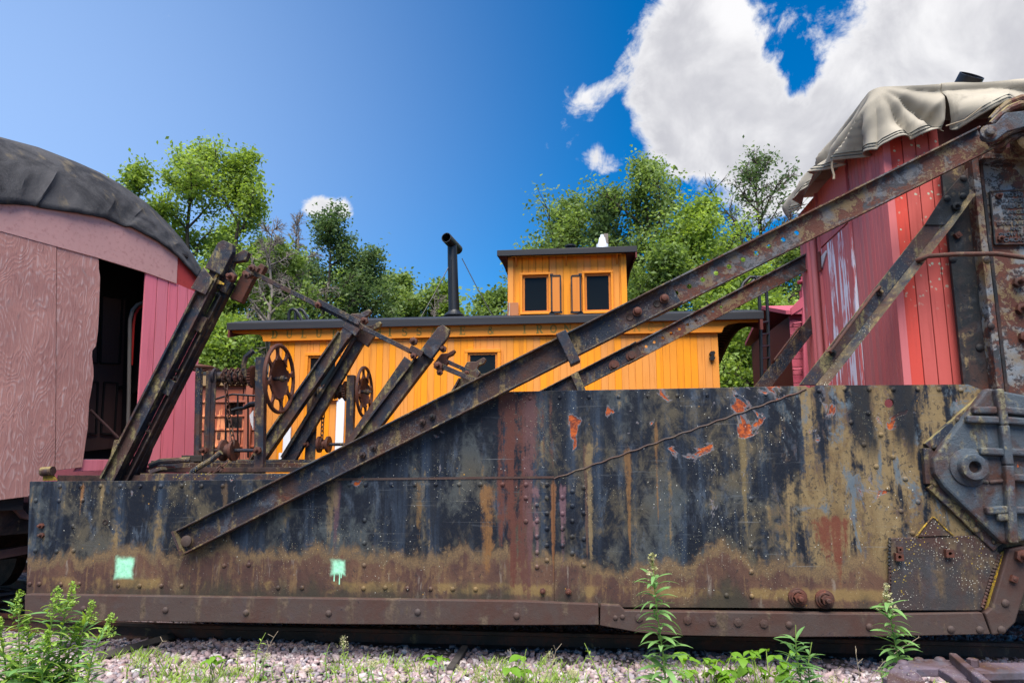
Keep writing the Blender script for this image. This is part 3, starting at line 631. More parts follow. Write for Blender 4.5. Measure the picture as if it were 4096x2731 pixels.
obj('wood_block', MB().box(tuple(at(785, 1833, 7.6)), (.25, .2, .07)), 'tie_wood', SP, .005)
obj('deck_block', MB().prism(P([(590, 1880), (640, 1866), (645, 1878), (600, 1893)], 6.5), (0, .1, 0)), 'deck_steel', SP)

# --- hook-topped struts
def strut(name, p, q, w, Y, label, two=True, headlen=.30, hooks=1):
    a, b = at(*p, Y), at(*q, Y); t = (b-a).normalized(); nn = Vector((t.z, 0, -t.x)); L = (b-a).length
    s = MB(); s.bar(a, b, w*.52, .09); st = obj(name, s, 'strut_steel', SP, .006, label)
    off = nn*w*.42
    fl = MB(); fl.bar(a-nn*w*.27+Vector((0, -.065, 0)), b-nn*w*.27-t*.1+Vector((0, -.065, 0)), .022, .05); fl.bar(a+nn*w*.25+Vector((0, -.065, 0)), b+nn*w*.25-t*.1+Vector((0, -.065, 0)), .022, .05); obj('flange', fl, 'strut_steel', st, .003)
    if two:
        r_ = MB(); r_.bar(a+off+Vector((0, .10, 0)), b+off-t*L*.03+Vector((0, .10, 0)), w*.42, .08); r_.bar(a+off*1.30+Vector((0, .03, 0)), b+off*1.30-t*L*.10+Vector((0, .03, 0)), .02, .06)
        obj('rear_leg', r_, 'tower_dark', st, .005)
        for k in (.25, .5, .72, .9):
            q_ = a+t*L*k+off+Vector((0, .02, 0)); inst('bolt', BOLTD, q_, st, .9); inst('rivet', RIVT, a+t*L*(k+.03)+off*.7+Vector((0, .01, 0)), st, 1.1)
    return st, b, t, nn
def hook(st, base, t, nn, w, h, dy, m='strut_steel', horn=1):
    """forked cast head: block, notch, horn curling to the right"""
    pts2 = [(-.5, 0), (.5, 0), (.5, .45), (.22, .5), (.2, .62), (.42, .80), (.40, .98), (.22, 1.0), (-.05, .72), (-.5, .55)] if horn else [(-.5, 0), (.5, 0), (.5, .80), (.30, 1.0), (-.30, 1.0), (-.5, .85)]
    pl = [base+nn*w*x+t*h*y_+Vector((0, dy, 0)) for x, y_ in pts2]
    return obj('hook_head', MB().prism(pl, (0, .07, 0)), m, st, .008)
# two tall struts of the near side, two of the far side
s1, e, t, nn = strut('hook_strut', (446, 1925), (878, 1078), .255, 6.55, 'tallest hook topped strut leaning over the pink wall')
hook(s1, e-t*.05, t, nn, .20, .34, -.09, horn=0)
hd = MB(); hd.prism([e+nn*x+t*y_+Vector((0, .02, 0)) for x, y_ in ((.06, -.2), (.17, -.2), (.17, .02), (.10, .06), (.09, .13), (.20, .20), (.19, .29), (.13, .30), (.06, .2))], (0, .07, 0)); obj('hook_head', hd, 'strut_steel', s1, .006)
hd = MB(); hd.prism([e+nn*x+t*y_+Vector((0, .14, 0)) for x, y_ in ((.16, -.22), (.30, -.22), (.30, .08), (.36, .14), (.36, .24), (.30, .25), (.26, .12), (.16, .10))], (0, .08, 0)); obj('hook_head', hd, 'wheel_rust', s1, .006)
q = e+nn*.21-t*.03+Vector((0, -.06, 0)); inst('bolt', BOLT, q, s1, 1.9, rot=(0, .5, 0))
obj('yellow_mark', MB().prism([e+nn*x+t*y_+Vector((0, -.065, 0)) for x, y_ in ((.02, -.16), (.16, -.13), (.16, -.115), (.05, -.10), (.06, -.04), (.03, -.05))], (0, .012, 0)), 'lichen_yellow', s1)
obj('cap_plate', MB().prism([e+nn*x+t*y_+Vector((0, -.115, 0)) for x, y_ in ((-.12, -.30), (.06, -.30), (.06, -.13), (-.10, -.05))], (0, .03, 0)), 'strut_steel', s1, .004)
obj('foot_bracket', MB().prism(P([(415, 1930), (455, 1760), (490, 1755), (520, 1780), (470, 1930)], 6.62), (0, .1, 0)), 'strut_steel', s1, .006)
obj('foot_bracket', MB().prism(P([(520, 1925), (560, 1800), (590, 1780), (588, 1800), (545, 1925)], 6.75), (0, .1, 0)), 'strut_steel', s1, .006)
# sleeve plates half way up
for k, wd in ((.42, .2), (.72, .2)):
    a_ = at(446, 1925, 6.55); L = (e-a_).length; c_ = a_+t*L*k; obj('sleeve_plate', MB().bar(c_+nn*.10+Vector((0, -.0, 0)), c_+t*.16+nn*.10+Vector((0, -.0, 0)), .09, .05), 'strut_steel', s1, .004)
s3, e3, t3_, n3_ = strut('hook_strut', (1432, 1790), (1714, 1420), .26, 6.9, 'short near side hook strut above the long brace', two=False)
hook(s3, e3-t3_*.02, t3_, n3_, .15, .36, -.1, horn=0); hook(s3, e3-t3_*.05+n3_*.14, t3_, n3_, .12, .26, .06, 'wheel_rust')
obj('rear_leg', MB().bar(at(1380, 1815, 7.05), at(1640, 1440, 7.05), .13, .06), 'strut_steel', s3, .004)
for dn, dt, sc_ in ((-.20, .02, 1.7), (.17, -.03, 1.9), (.10, .14, 1.5)): inst('bolt', BOLT, e3+n3_*dn+t3_*dt+Vector((0, -.04, 0)), s3, sc_, rot=(0, .4, 0))
s2, e2_, t2_, n2_ = strut('hook_strut', (1010, 1880), (1400, 1318), .285, 8.3, 'hook topped strut of the far side standing before the orange lettering', two=False)
obj('rear_leg', MB().bar(at(1150, 1850, 8.45), at(1445, 1345, 8.45), .17, .08), 'strut_steel', s2, .005); obj('rear_leg', MB().bar(at(1130, 1830, 8.36), at(1428, 1340, 8.36), .04, .06), 'tower_dark', s2, .003)
hook(s2, e2_-t2_*.03+n2_*.02, t2_, n2_, .22, .38, -.05); hook(s2, e2_-t2_*.06+n2_*.18, t2_, n2_, .20, .36, .1); inst('bolt', BOLT, at(1460, 1285, 8.2), s2, 1.9)
s4, e4, t4_, n4_ = strut('hook_strut', (1800, 1640), (1880, 1500), .30, 8.5, 'second far side hook strut whose tips show at the orange window', two=False)
hook(s4, e4-t4_*.06+n4_*.0, t4_, n4_, .22, .34, -.05); hook(s4, e4-t4_*.1+n4_*.19, t4_, n4_, .20, .34, .1)
# tie rods from head to head
def rod(a, b, Ya, Yb, r, nm='tie_rod'):
    p, q = at(*a, Ya), at(*b, Yb); mb = MB(); mb.bar(p, q, r*2, r*1.4); return obj(nm, mb, 'beam_steel', SP, .004)
rod((985, 1078), (1672, 1420), 6.5, 6.8, .024); rod((1270, 1205), (1440, 1292), 6.6, 6.68, .03); rod((1640, 1392), (1690, 1418), 6.74, 6.76, .035)
rod((1775, 1440), (1880, 1487), 8.3, 8.4, .025); rod((1760, 1462), (1960, 1548), 6.9, 6.95, .026)
cl2 = MB(); cl2.bar(at(1005, 1065, 6.46), at(1035, 1082, 6.46), .05, .05); cl2.bar(at(975, 1090, 6.5), at(1008, 1108, 6.5), .045, .06); obj('clevis', cl2, 'wheel_rust', SP, .006)
for u, v, Y in ((1275, 1222, 6.58), (1655, 1425, 6.7), (1760, 1490, 6.85), (1868, 1492, 8.35), (1010, 1075, 6.44), (990, 1105, 6.46)): inst('bolt', BOLT, at(u, v, Y), SP, 1.3)

# --- hand winches
def winch(label, Y, lp, rp_, zl, wheel, R, drum, chain, pul, k=1.):
    (lu0, lv0, lu1, lv1), (ru0, rv0, ru1, rv1) = lp, rp_
    m_ = MB(); m_.prism(P([(lu0, lv0), (lu1, lv0), (lu1-14, lv1), (lu0-14, lv1)], Y), (0, .08*k, 0)); m_.prism(P([(ru0, rv0), (ru1, rv0), (ru1-8, rv1), (ru0-8, rv1)], Y-.02), (0, .08*k, 0))
    f = obj('winch_frame', m_, 'winch_steel', SP, .006, label)
    fl = MB(); fl.prism(P([(lu1, lv0+4), (lu1+20*k, lv0+4), (lu1+4*k, lv1), (lu1-13, lv1)], Y+.01), (0, .012, 0)); obj('post_flange', fl, 'winch_steel', f)
    # drum
    a, b = at(*drum[0], Y+.08), at(*drum[1], Y+.08); b.z = a.z; r0 = .055*k
    obj('drum', MB().lathe(a, b-a, [(-.10, .012), (-.10, .03), (-.02, .03), (-.02, .10*k), (.01, .10*k), (.015, r0), ((b-a).length, r0)], 20), 'winch_steel', f)
    # ratchet gear
    gb = MB(); gx = b.x; n_ = 26
    pts = []
    for i in range(n_*2): aa = math.pi*i/n_; rr = (.125 if i % 2 else .105)*k; pts.append(Vector((gx, b.y+math.cos(aa)*rr, b.z+math.sin(aa)*rr)))
    gb.prism(pts, (.035, 0, 0)); obj('ratchet_gear', gb, 'wheel_rust', f)
    pa = MB(); pa.tube([Vector((gx-.02, Y, b.z-.02)), Vector((gx-.05, Y-.02, b.z+.1*k)), Vector((gx-.03, Y-.02, b.z+.2*k)), Vector((gx+.05, Y-.01, b.z+.27*k))], [.025*k, .03*k, .03*k, .035*k], 6); obj('pawl', pa, 'winch_steel', f)
    # coils of chain on the drum
    LN = MB(); lk = []
    for i in range(12):
        aa = 2*math.pi*i/12; lk.append(Vector((math.cos(aa)*.019, 0, math.sin(aa)*.019+(.013 if math.sin(aa) > 0 else -.013))))
    LN.tube(lk, .0068, 5, closed=True); LK = shared('chain_link', LN, 'chain_rust')
    co = MB(); xs = np.linspace(a.x+(b.x-a.x)*chain[0], a.x+(b.x-a.x)*.97, 5)
    for j, x in enumerate(xs):
        for i in range(14):
            aa = 2*math.pi*(i+.5*(j % 2))/14; c = Vector((x, a.y+math.cos(aa)*(r0+.024*k), a.z+math.sin(aa)*(r0+.024*k))); tang = Vector((0, -math.sin(aa), math.cos(aa))); rd = Vector((0, math.cos(aa), math.sin(aa))); ax = Vector((1, 0, 0))
            w1 = ax if i % 2 else rd
            co.tube([c+tang*(.033*k*math.sin(q_)) + w1*(.019*k*math.cos(q_)) for q_ in np.linspace(0, 2*math.pi, 9)[:-1]], .0075*k, 5, closed=True)
    obj('chain_coil', co, 'chain_rust', f)
    def links(path):
        i = 0
        for p, q in zip(path[:-1], path[1:]):
            n = max(1, int((q-p).length/(.050*k))); d = (q-p).normalized()
            for j in range(n):
                c = p+(q-p)*((j+.5)/n); rq = d.to_track_quat('Z', 'Y') @ Matrix.Rotation(rad(90*(i % 2)+25), 4, 'Z').to_quaternion(); i += 1
                inst('chain_link', LK, c, f, k*1.05, rot=rq.to_euler())
    px0, pz0, pr = pul
    links([at(*c, Y+.0) for c in chain[1]])
    # pulley on its cross shaft
    pc = at(px0, pz0, Y+.05)
    obj('pulley', MB().lathe(pc-Vector((.07*k, 0, 0)), (1, 0, 0), [(0, .001), (0, pr), (.025*k, pr), (.045*k, pr*.6), (.09*k, pr*.6), (.11*k, pr), (.14*k, pr), (.14*k, .001)], 24), 'wheel_rust', f)
    sa, sb = at(lu1-10, pz0, Y+.05), at(ru0+8, pz0, Y+.05); sa.z = sb.z = pc.z; obj('cross_shaft', MB().lathe(sa-Vector((.1, 0, 0)), (1, 0, 0), [(0, .02*k), ((sb-sa).length+.16, .02*k)], 10), 'winch_steel', f)
    inst('bolt', BOLT, at(ru0+12, pz0, Y-.04), f, 1.6*k); inst('bolt', BOLT, at(lu0-4, pz0, Y-.03), f, 1.4*k)
    # hand wheel
    wc = at(*wheel, Y+.08); wm = MB(); n_ = 40
    wm.tube([wc+Vector((0, math.cos(2*math.pi*i/n_)*R, math.sin(2*math.pi*i/n_)*R)) for i in range(n_)], .022*k*R/.36, 8, closed=True)
    H = obj('hand_wheel', wm, 'wheel_rust', f)
    obj('wheel_dish', MB().lathe(wc, (-1, 0, 0), [(.06, .0001), (.06, R*.14), (.04, R*.34), (.018, R*.54), (.0, R*.60), (.008, R*.64), (.03, R*.54), (.055, R*.34), (.075, R*.12), (.075, .0001)], 32), 'wheel_rust', f)
    for i in range(8):
        aa = 2*math.pi*(i+.35)/8; d = Vector((0, math.cos(aa), math.sin(aa))); e_ = Vector((0, -math.sin(aa), math.cos(aa))); x_ = Vector((.012, 0, 0)); pts = []
        for rr, ww in ((.58, .24), (.64, .14), (.72, .075), (.82, .065), (.91, .11), (.985, .26)): pts.append((wc+d*R*rr, e_*R*ww*.75))
        poly = [c+w_ for c, w_ in pts]+[c-w_ for c, w_ in pts][::-1]
        obj('spoke', MB().prism([p_-x_ for p_ in poly], x_*2), 'wheel_rust', f)
    sh = MB(); sh.lathe(wc-Vector((.28*k, 0, 0)), (1, 0, 0), [(0, .022*k), (.30*k, .022*k), (.30*k, .035*k), (.34*k, .035*k), (.34*k, .016), (.37*k, .016), (.37*k, .0001)], 12); obj('axle', sh, 'winch_steel', f)
    return f
w1_ = winch('larger winch frame beside the pink wall', 7.0, (824, 1482, 845, 1900), (1021, 1427, 1058, 1915), 0, (1118, 1515), .362, ((866, 1508), (1006, 1508)), (.28, [(903, 1535), (912, 1640), (932, 1760), (930, 1790)]), (915, 1801, .115))
w2_ = winch('smaller winch frame in front of the orange wall', 8.5, (1231, 1538, 1254, 1850), (1387, 1499, 1417, 1800), 0, (1458, 1567), .318, ((1272, 1565), (1380, 1565)), (.3, [(1300, 1590), (1290, 1690), (1286, 1790)]), (1296, 1777, .105), 1.05)
# loose chain run and bent pipe at the foot of the near winch
LKm = bpy.data.meshes['chain_link'] if 'chain_link' in bpy.data.meshes else None
path = [at(905, 1852, 6.8), at(870, 1882, 6.7), at(835, 1900, 6.6), at(810, 1915, 6.5)]; i = 0
for p, q in zip(path[:-1], path[1:]):
    n = max(1, int((q-p).length/.055)); d = (q-p).normalized()
    for j in range(n): inst('chain_link', LKm, p+(q-p)*((j+.5)/n), w1_, 1.2, rot=(d.to_track_quat('Z', 'Y') @ Matrix.Rotation(rad(90*(i % 2)+25), 4, 'Z').to_quaternion()).to_euler()); i += 1
mb = MB(); mb.tube([at(u, v, 6.6) for u, v in ((884, 1808), (850, 1836), (800, 1865), (770, 1885), (755, 1915))], .027, 8); obj('bent_pipe', mb, 'deck_steel', SP)
# ================================================================== spreader cab and tower
YC = 6.5; XE = at(3580, 1200, YC).x; CABZ0, CABZ1 = 1.45, at(3500, 480, YC).z
cabb = MB(); cabb.box((XE+1.90, YC+1.28, (CABZ0+CABZ1)/2), (3.72, 2.40, CABZ1-CABZ0)); cab = obj('cab', cabb, 'brown_red', SP, 0, 'boarded cab painted pink and red')
y = YC+.004; k = 0; YFAR = YC+2.5
def eboard(y0, y1, m, z0=CABZ0, z1=CABZ1, dx=.022, nm='board', dz=0): return obj(nm, MB().prism([(XE, y0, z0), (XE, y1, z0), (XE, y1, z1), (XE, y0, z1)], (dx, 0, 0)), m, cab, .003)
yd0, yd1 = atx(3447, 1400, XE).y, atx(3312, 1400, XE).y
while y < yd0-.03: eboard(y, min(y+.079, yd0)-.005, 'cab_pink'); y += .08
y = yd0+.012; i = 0
while y < yd1-.03: eboard(y, min(y+.086, yd1)-.005, ('cab_white', 'cab_pink', 'cab_white', 'cab_white')[i % 4], CABZ0+.1, at(3440, 900, YC).z+.35, .03); y += .087; i += 1
eboard(yd0, yd1, 'cab_pink', at(3440, 900, YC).z+.37, CABZ1)
for yy in (yd0, yd1): obj('door_frame', MB().box((XE-.012, yy, (CABZ0+CABZ1)/2), (.03, .026, CABZ1-CABZ0)), 'cab_white' if yy == yd0 else 'cab_pink', cab)
y = yd1+.02
while y < YFAR: eboard(y, min(y+.1, YFAR)-.006, 'cab_pink'); y += .1
for yy in (yd1+.10, yd1+.23):
    obj('downpipe', MB().tube([(XE-.05, yy, CABZ0), (XE-.05, yy, CABZ1-.2)], .036, 10), 'cab_pink', cab)
hz = at(3330, 1060, YC+1.9).z
obj('hinge', MB().prism([(XE-.014, yd1-.03, hz-.08), (XE-.014, yd1-.20, hz+.05), (XE-.014, yd1-.20, hz+.08), (XE-.014, yd1-.03, hz+.06)], (.012, 0, 0)), 'steel_bright', cab); obj('hinge', MB().tube([(XE-.03, yd1-.02, hz-.12), (XE-.03, yd1-.02, hz+.12)], .02, 8), 'brown_red', cab)
obj('corner_post', MB().box((XE+.035, YC-.012, (CABZ0+CABZ1)/2), (.07, .03, CABZ1-CABZ0)), 'cab_pink', cab, .004)
x = XE+.075; i = 0; XT = at(3822, 1200, YC-.1).x
while x < XT: obj('board', MB().prism([(x, YC, CABZ0), (min(x+.115, XT+.05), YC, CABZ0), (min(x+.115, XT+.05), YC, CABZ1), (x, YC, CABZ1)], (0, .022, 0)), 'cab_lichen', cab, .004); x += .122; i += 1
# tower
def vbar(nm, u0, u1, Y, d, z1, m, par=SP, z0=1.35, vr=1200, bev=.005):
    a, b = at(u0, vr, Y).x, at(u1, vr, Y).x; return obj(nm, MB().prism([(a, Y, z0), (b, Y, z0), (b, Y, z1), (a, Y, z1)], (0, d, 0)), m, par, bev)
ZT = at(3900, 600, 6.3).z
TW = vbar('tower_plate', 3993, 4700, 6.36, .05, ZT, 'tower_steel'); TW['label'] = 'rusted steel tower plate carrying the maker plate'
vbar('tower_angle', 3820, 3918, 6.40, .04, ZT-.1, 'tower_dark'); vbar('tower_angle', 3905, 3920, 6.43, .3, ZT-.1, 'under_black'); vbar('tower_web', 3918, 3960, 6.60, .05, ZT, 'under_black'); vbar('tower_flange', 3950, 3978, 6.28, .30, ZT, 'tower_steel'); vbar('tower_flange', 3980, 3994, 6.33, .08, ZT, 'tower_dark')
C4 = lambda p: cr(3100, 900, 2.09, p)
rivets(TW, C4([(1770, 293), (1805, 845)]), 6.28, RIVT, 1.5); rivets(TW, C4([(1485, 285), (1710, 1025)]), 6.40, RIVT, 1.7); rivets(TW, C4([(1520, 90)]), 6.40, SQN, 1.1, 'bolt'); rivets(TW, C4([(2025, 485), (2050, 705), (2075, 935)]), 6.36, BOLT, 1.9, 'bolt')
# maker's plate with raised letters
npY = 6.335
pl = [at(3958, 768, npY), at(4165, 757, npY), at(4185, 975, npY), at(3979, 977, npY)]
NP = obj('maker_plate', MB().prism(pl, (0, .022, 0)), 'tower_steel', TW, .004, 'cast maker plate with raised lettering')
bd_ = MB()
for a, b in zip(pl, pl[1:]+pl[:1]): bd_.bar(a, b, .012, .02)
obj('plate_rim', bd_, 'tower_dark', NP)
def text(nm, s, loc, size, m, parent, ext=.004, align='CENTER', off=0.):
    cu = bpy.data.curves.new(nm, 'FONT'); cu.body = s; cu.size = size; cu.extrude = ext; cu.align_x = align; cu.offset = off
    to = bpy.data.objects.new(nm, cu); COL.objects.link(to); bpy.context.view_layer.update()
    me = bpy.data.meshes.new_from_object(to.evaluated_get(bpy.context.evaluated_depsgraph_get())); bpy.data.objects.remove(to); me.name = nm
    me.materials.append(MATS[m]); o = bpy.data.objects.new(nm, me); link(o, parent, loc); o.rotation_euler = (rad(90), 0, 0); return o
for i, (s_, v) in enumerate((('NO 340', 786), ('O.F. JORDAN', 809), ('SPREADER', 832), ('FLANGER', 855), ('SCRAPER', 878), ('BANK BUILDER', 900), ('AND', 922), ('SNOW PLOW', 944), ('CHICAGO', 966))):
    text('raised_lettering', s_, at(4054+i*1.5, v, npY-.004), .047, 'casting_iron', NP, .006, off=.0012)
rivets(NP, [(3992, 787), (4000, 956)], npY, BOLT, 1.1, 'bolt')
# brace angle with gusset, grab iron
br = MB(); br.prism(P([(3196, 1540), (3262, 1540), (3768, 905), (3855, 792), (3868, 676), (3698, 900)], 6.28), (0, .02, 0))
brf = obj('tower_brace', br, 'strut_steel', SP, .004, 'diagonal angle brace in front of the red boards')
fl = MB(); A_ = [at(3262, 1540, 6.28), at(3768, 905, 6.28), at(3880, 757, 6.28)]; B_ = [at(3312, 1540, 6.22), at(3810, 905, 6.22), at(3903, 776, 6.22)]
fl.prism([A_[0], A_[1], B_[1], B_[0]], (0, .018, 0)); fl.prism([A_[1], A_[2], B_[2], B_[1]], (0, .018, 0)); obj('brace_flange', fl, 'deck_steel', brf)
C1 = lambda p: cr(3400, 380, 3.016, p)
obj('gusset', MB().prism(P(C1([(1110, 1240), (1420, 880), (1445, 1200), (1220, 1568), (900, 1568)]), 6.265), (0, .013, 0)), 'tower_dark', brf, .003)
rivets(brf, C1([(1370, 1008), (1365, 1220), (1172, 1250)]), 6.265, RIVT, 1.5); rivets(brf, C1([(1270, 1355)]), 6.265, BOLTD, 1.5, 'bolt')
gi = MB(); gi.tube([at(3512, 1165, 6.27), at(3518, 1148, 6.20), at(3500, 1165, 6.20), at(3330, 1395, 6.20), at(3308, 1402, 6.20), at(3325, 1410, 6.27)], .014, 8); obj('grab_iron', gi, 'wheel_rust', brf)
rivets(brf, [(3518, 1172), (3330, 1412)], 6.28, BOLTD, 1.1, 'bolt')
gi = MB(); gi.tube([at(3668, 1043, 6.25), at(3690, 1036, 6.2), at(3712, 1024, 6.18), at(3830, 1017, 6.16), at(3985, 1015, 6.14), at(4110, 1032, 6.12), at(4300, 1050, 6.1)], .021, 10); obj('handrail', gi, 'chain_rust', SP)
bd = MB(); bd.prism(P([(2990, 1580), (3075, 1560), (3262, 1318), (3262, 1238)], 8.75), (0, .02, 0)); obj('far_tower_brace', bd, 'beam_steel', SP); 
gi = MB(); gi.tube([at(3090, 1452, 8.72), at(3098, 1440, 8.66), at(3190, 1318, 8.66), at(3200, 1310, 8.72)], .015, 6); obj('grab_iron', gi, 'wheel_rust', SP)
# head linkage where the long brace meets the tower
lk = MB(); lk.prism(P([(3925, 545), (3928, 515), (3945, 500), (3985, 493), (4023, 451), (4120, 440), (4400, 430), (4400, 505), (4096, 508), (4030, 526), (3985, 560), (3955, 566), (3935, 560)], YA-.045), (0, .035, 0))
LKG = obj('link_plate', lk, 'casting_iron', SP, .008, 'pitted link plate pinned to the top of the long brace')
q = at(3953, 531, YA-.045); obj('pin', MB().lathe(q, (0, -1, 0), [(0, .068), (.012, .066), (.014, .042), (.05, .04), (.056, .03), (.056, .0001)], 20), 'beam_rust', LKG)
for vv, Y, rr in ((0, 6.10, .03), (22, 6.02, .028), (108, 6.05, .035), (140, 6.1, .03)):
    st_ = MB(); st_.tube([at(3962, 478+vv*.8, Y), at(3995, 444+vv, Y), at(4035, 414+vv, Y), at(4080, 397+vv, Y), at(4140, 394+vv, Y), at(4300, 420+vv, Y)], [rr*.8, rr, rr*1.2, rr*1.3, rr*1.3, rr], 8); obj('curved_strap', st_, 'beam_rust', LKG)
obj('link_block', MB().lathe(at(4095, 575, 6.2), (0, -1, 0), [(0, .12), (.1, .12), (.12, .09), (.12, .0001)], 20), 'tower_steel', LKG)
obj('head_bracket', MB().prism(P([(3928, 633), (3940, 596), (4400, 560), (4400, 640)], 6.22), (0, .2, 0)), 'tower_steel', LKG, .006); inst('bolt', BOLT, at(3994, 598, 6.2), LKG, 1.7)
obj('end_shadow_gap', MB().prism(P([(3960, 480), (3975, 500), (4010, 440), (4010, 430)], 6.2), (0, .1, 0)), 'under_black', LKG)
ex = MB(); p0 = at(3850, 372, 7.9); ex.lathe(p0, (.25, -.75, .75), [(-.3, .135), (.02, .135), (.20, .135), (.20, .12), (0, .12)], 24); obj('exhaust_stack', ex, 'black_iron', SP)

# ---------------------------------------------------------------- tarpaulin over the cab roof
XO, YO = XE-.07, YC-.08; ZE = at(3484, 352, YO).z
endp = [atx(u, v, XO) for u, v in ((3195, 850), (3222, 838), (3263, 788), (3297, 722), (3310, 700), (3430, 640), (3516, 592))]
sidp = [at(u, v, YO) for u, v in ((3528, 590), (3640, 566), (3736, 544), (3798, 532), (3880, 497), (3961, 464), (4096, 425), (4300, 400), (4700, 380))]
corner = Vector((XO, YO)); Lend = YFAR+.10-YO; XS = at(3775, 450, YO).x
def path2(s):      # s<0 on the end wall (distance from the corner), s>0 along the side; rounded corner
    r = .10
    if s < -r: return Vector((XO, YO-s)), Vector((-1, 0))
    if s > r: return Vector((XO+s, YO)), Vector((0, -1))
    a = (s+r)/(2*r)*math.pi/2; return Vector((XO+r-r*math.cos(a), YO+r-r*math.sin(a))), Vector((-math.cos(a), -math.sin(a)))
es = sorted([(-(p.y-YO), p.z) for p in endp]); ss_ = [(p.x-XO, p.z) for p in sidp]; hx = [a for a, b in es+ss_]; hzv = [b for a, b in es+ss_]
def hem(s): return float(np.interp(s, hx, hzv))
def fold(s, z):
    v = 0.
    v += .10*(mnoise.noise((s*2.3+z*1.1, z*.6, 3.1)))
    a = s*.8-z*1.0; v += .12*(.8-abs(mnoise.noise((a*1.9+5, z*.5+s*.3, 7.7)))*2.4)
    v += .045*(.8-abs(mnoise.noise((s*5.0-z*3.2, z*1.4, 1.7)))*2)
    dz_ = max(.02, ZE-z); th_ = math.atan2(s-.02, dz_); ds_ = math.hypot(s, dz_)
    v += .105*min(1, ds_/.6)*math.exp(-max(0, ds_-1.2))*(abs(math.sin(th_*6.5+1.6*mnoise.noise((s*1.5, z*1.5, 8.))))*1.6-.8)
    v += .012*mnoise.noise((s*16, z*9, 4.))
    return v
NR = 34
def tpoint(s, r, split=0.):       # r 0 at the hem .. 1 at the eave .. 2 at the ridge
    xy, nn = path2(s)
    if r <= 1:
        z = hem(s)+(ZE-hem(s))*r; d = fold(s, z)*(1-r*r*.85)*(0.55+.45*min(1, abs(s)*3)) + .05*(1-r)
        z += .03*mnoise.noise((s*3, z*2, 9.))*(1-r)
        xy = xy+nn*d
        if split: xy.x += split*max(0, .82-r)
        return Vector((xy.x, xy.y, z))
    q = r-1; xy = xy-nn*(q*1.2); z = ZE+.012*math.sin(q*math.pi)+.012*mnoise.noise((s*2.5, q*3, 2.))
    xy = xy+nn*.0; return Vector((max(xy.x, XO+.0), xy.y, z))
tp = MB(); rows = list(np.linspace(0, 1, NR))+[1.03, 1.08, 1.2, 1.5, 2.0]
def tgrid(sv_, spl):
    vs = [tpoint(s_, r, spl) for s_ in sv_ for r in rows]; k = len(rows)
    tp.add(vs, [(i*k+j, (i+1)*k+j, (i+1)*k+j+1, i*k+j+1) for i in range(len(sv_)-1) for j in range(k-1)], True)
sc_ = XS-XO
tgrid(list(np.linspace(-Lend, -.12, 60))+list(np.linspace(-.1, .1, 9))+list(np.linspace(.12, sc_, 24)), -.05)
tgrid(list(np.linspace(sc_, sc_+2.4, 48)), .05)
TARP = obj('tarpaulin', tp, 'canvas'); TARP.modifiers.new('thick', 'SOLIDIFY').thickness = .006
tag(TARP, 'creased grey tan tarpaulin draped and lashed over the red cab roof', 'tarpaulin')
for dz_ in (.035, .065):
    for s0_, s1_, spl in ((-Lend, sc_, -.05), (sc_, sc_+2.3, .05)):
        st_ = MB(); P_ = []
        for s_ in np.linspace(s0_, s1_, 90):
            r = dz_/max(.2, ZE-hem(s_)); p = tpoint(s_, r, spl); n_ = path2(s_)[1]; P_.append(p+Vector((n_.x, n_.y, 0))*.006)
        st_.tube(P_, .0045, 4); obj('stitching', st_, 'thread', TARP)
for s_, r in ((.52, .28), (-.52, .06)):
    p = tpoint(s_, r); n_ = path2(s_)[1]; ax = Vector((n_.x, n_.y, 0))
    obj('grommet', MB().lathe(p+ax*.004, ax, [(0, .026), (.008, .025), (.008, .010), (.002, .008)], 18), 'steel_bright', TARP)
rp_ = MB(); p = tpoint(-.52, .05); rp_.tube([p+Vector((-.02, 0, 0)), p+Vector((-.03, .02, -.08)), p+Vector((-.01, .03, -.17)), p+Vector((-.02, .02, -.22))], .012, 6); obj('lashing', rp_, 'stem_dry', TARP)
p = tpoint(sc_-.06, 0); q = tpoint(sc_+.18, .1); rp_ = MB(); rp_.tube([p+Vector((0, -.02, .02)), p*.5+q*.5+Vector((0, -.03, -.03)), q+Vector((0, -.02, 0))], .006, 6); obj('lashing', rp_, 'stem_dry', TARP)

# ================================================================== orange caboose
YK = 10.4
CB = thing('caboose', 'orange caboose with black roof edge and faded lettering on its fascia', 'caboose', (at(1960, 1600, YK).x, YK+1.4, 0))
xl, xr = at(1068, 1600, YK).x, at(2876, 1450, YK).x; zw0 = 1.15; zw1 = at(1960, 1350, YK).z
back = MB(); back.box(((xl+xr)/2, YK+1.387, (zw0+zw1)/2), (xr-xl-.02, 2.76, zw1-zw0)); BW = obj('side_wall', back, 'orange_dark', CB)
def rct(u0, v0, u1, v1, Y): a, b = at(u0, v0, Y), at(u1, v1, Y); return (a.x, b.z, b.x, a.z)      # x0,z0,x1,z1
wins = [rct(1872, 1412, 1990, 1655, YK), rct(1236, 1424, 1345, 1590, YK)]
x = xl; bw = (xr-xl)/68
while x < xr-.01:
    segs = [(zw0, zw1)]
    for (a, b, c, d) in wins:
        if x+bw > a+.01 and x < c-.01: segs = [(zw0, b), (d, zw1)]
    for z0, z1 in segs: obj('board', MB().prism([(x+.0025, YK-.002, z0), (x+bw-.0025, YK-.002, z0), (x+bw-.0025, YK-.002, z1), (x+.0025, YK-.002, z1)], (0, .024, 0)), 'orange_paint', BW)
    x += bw
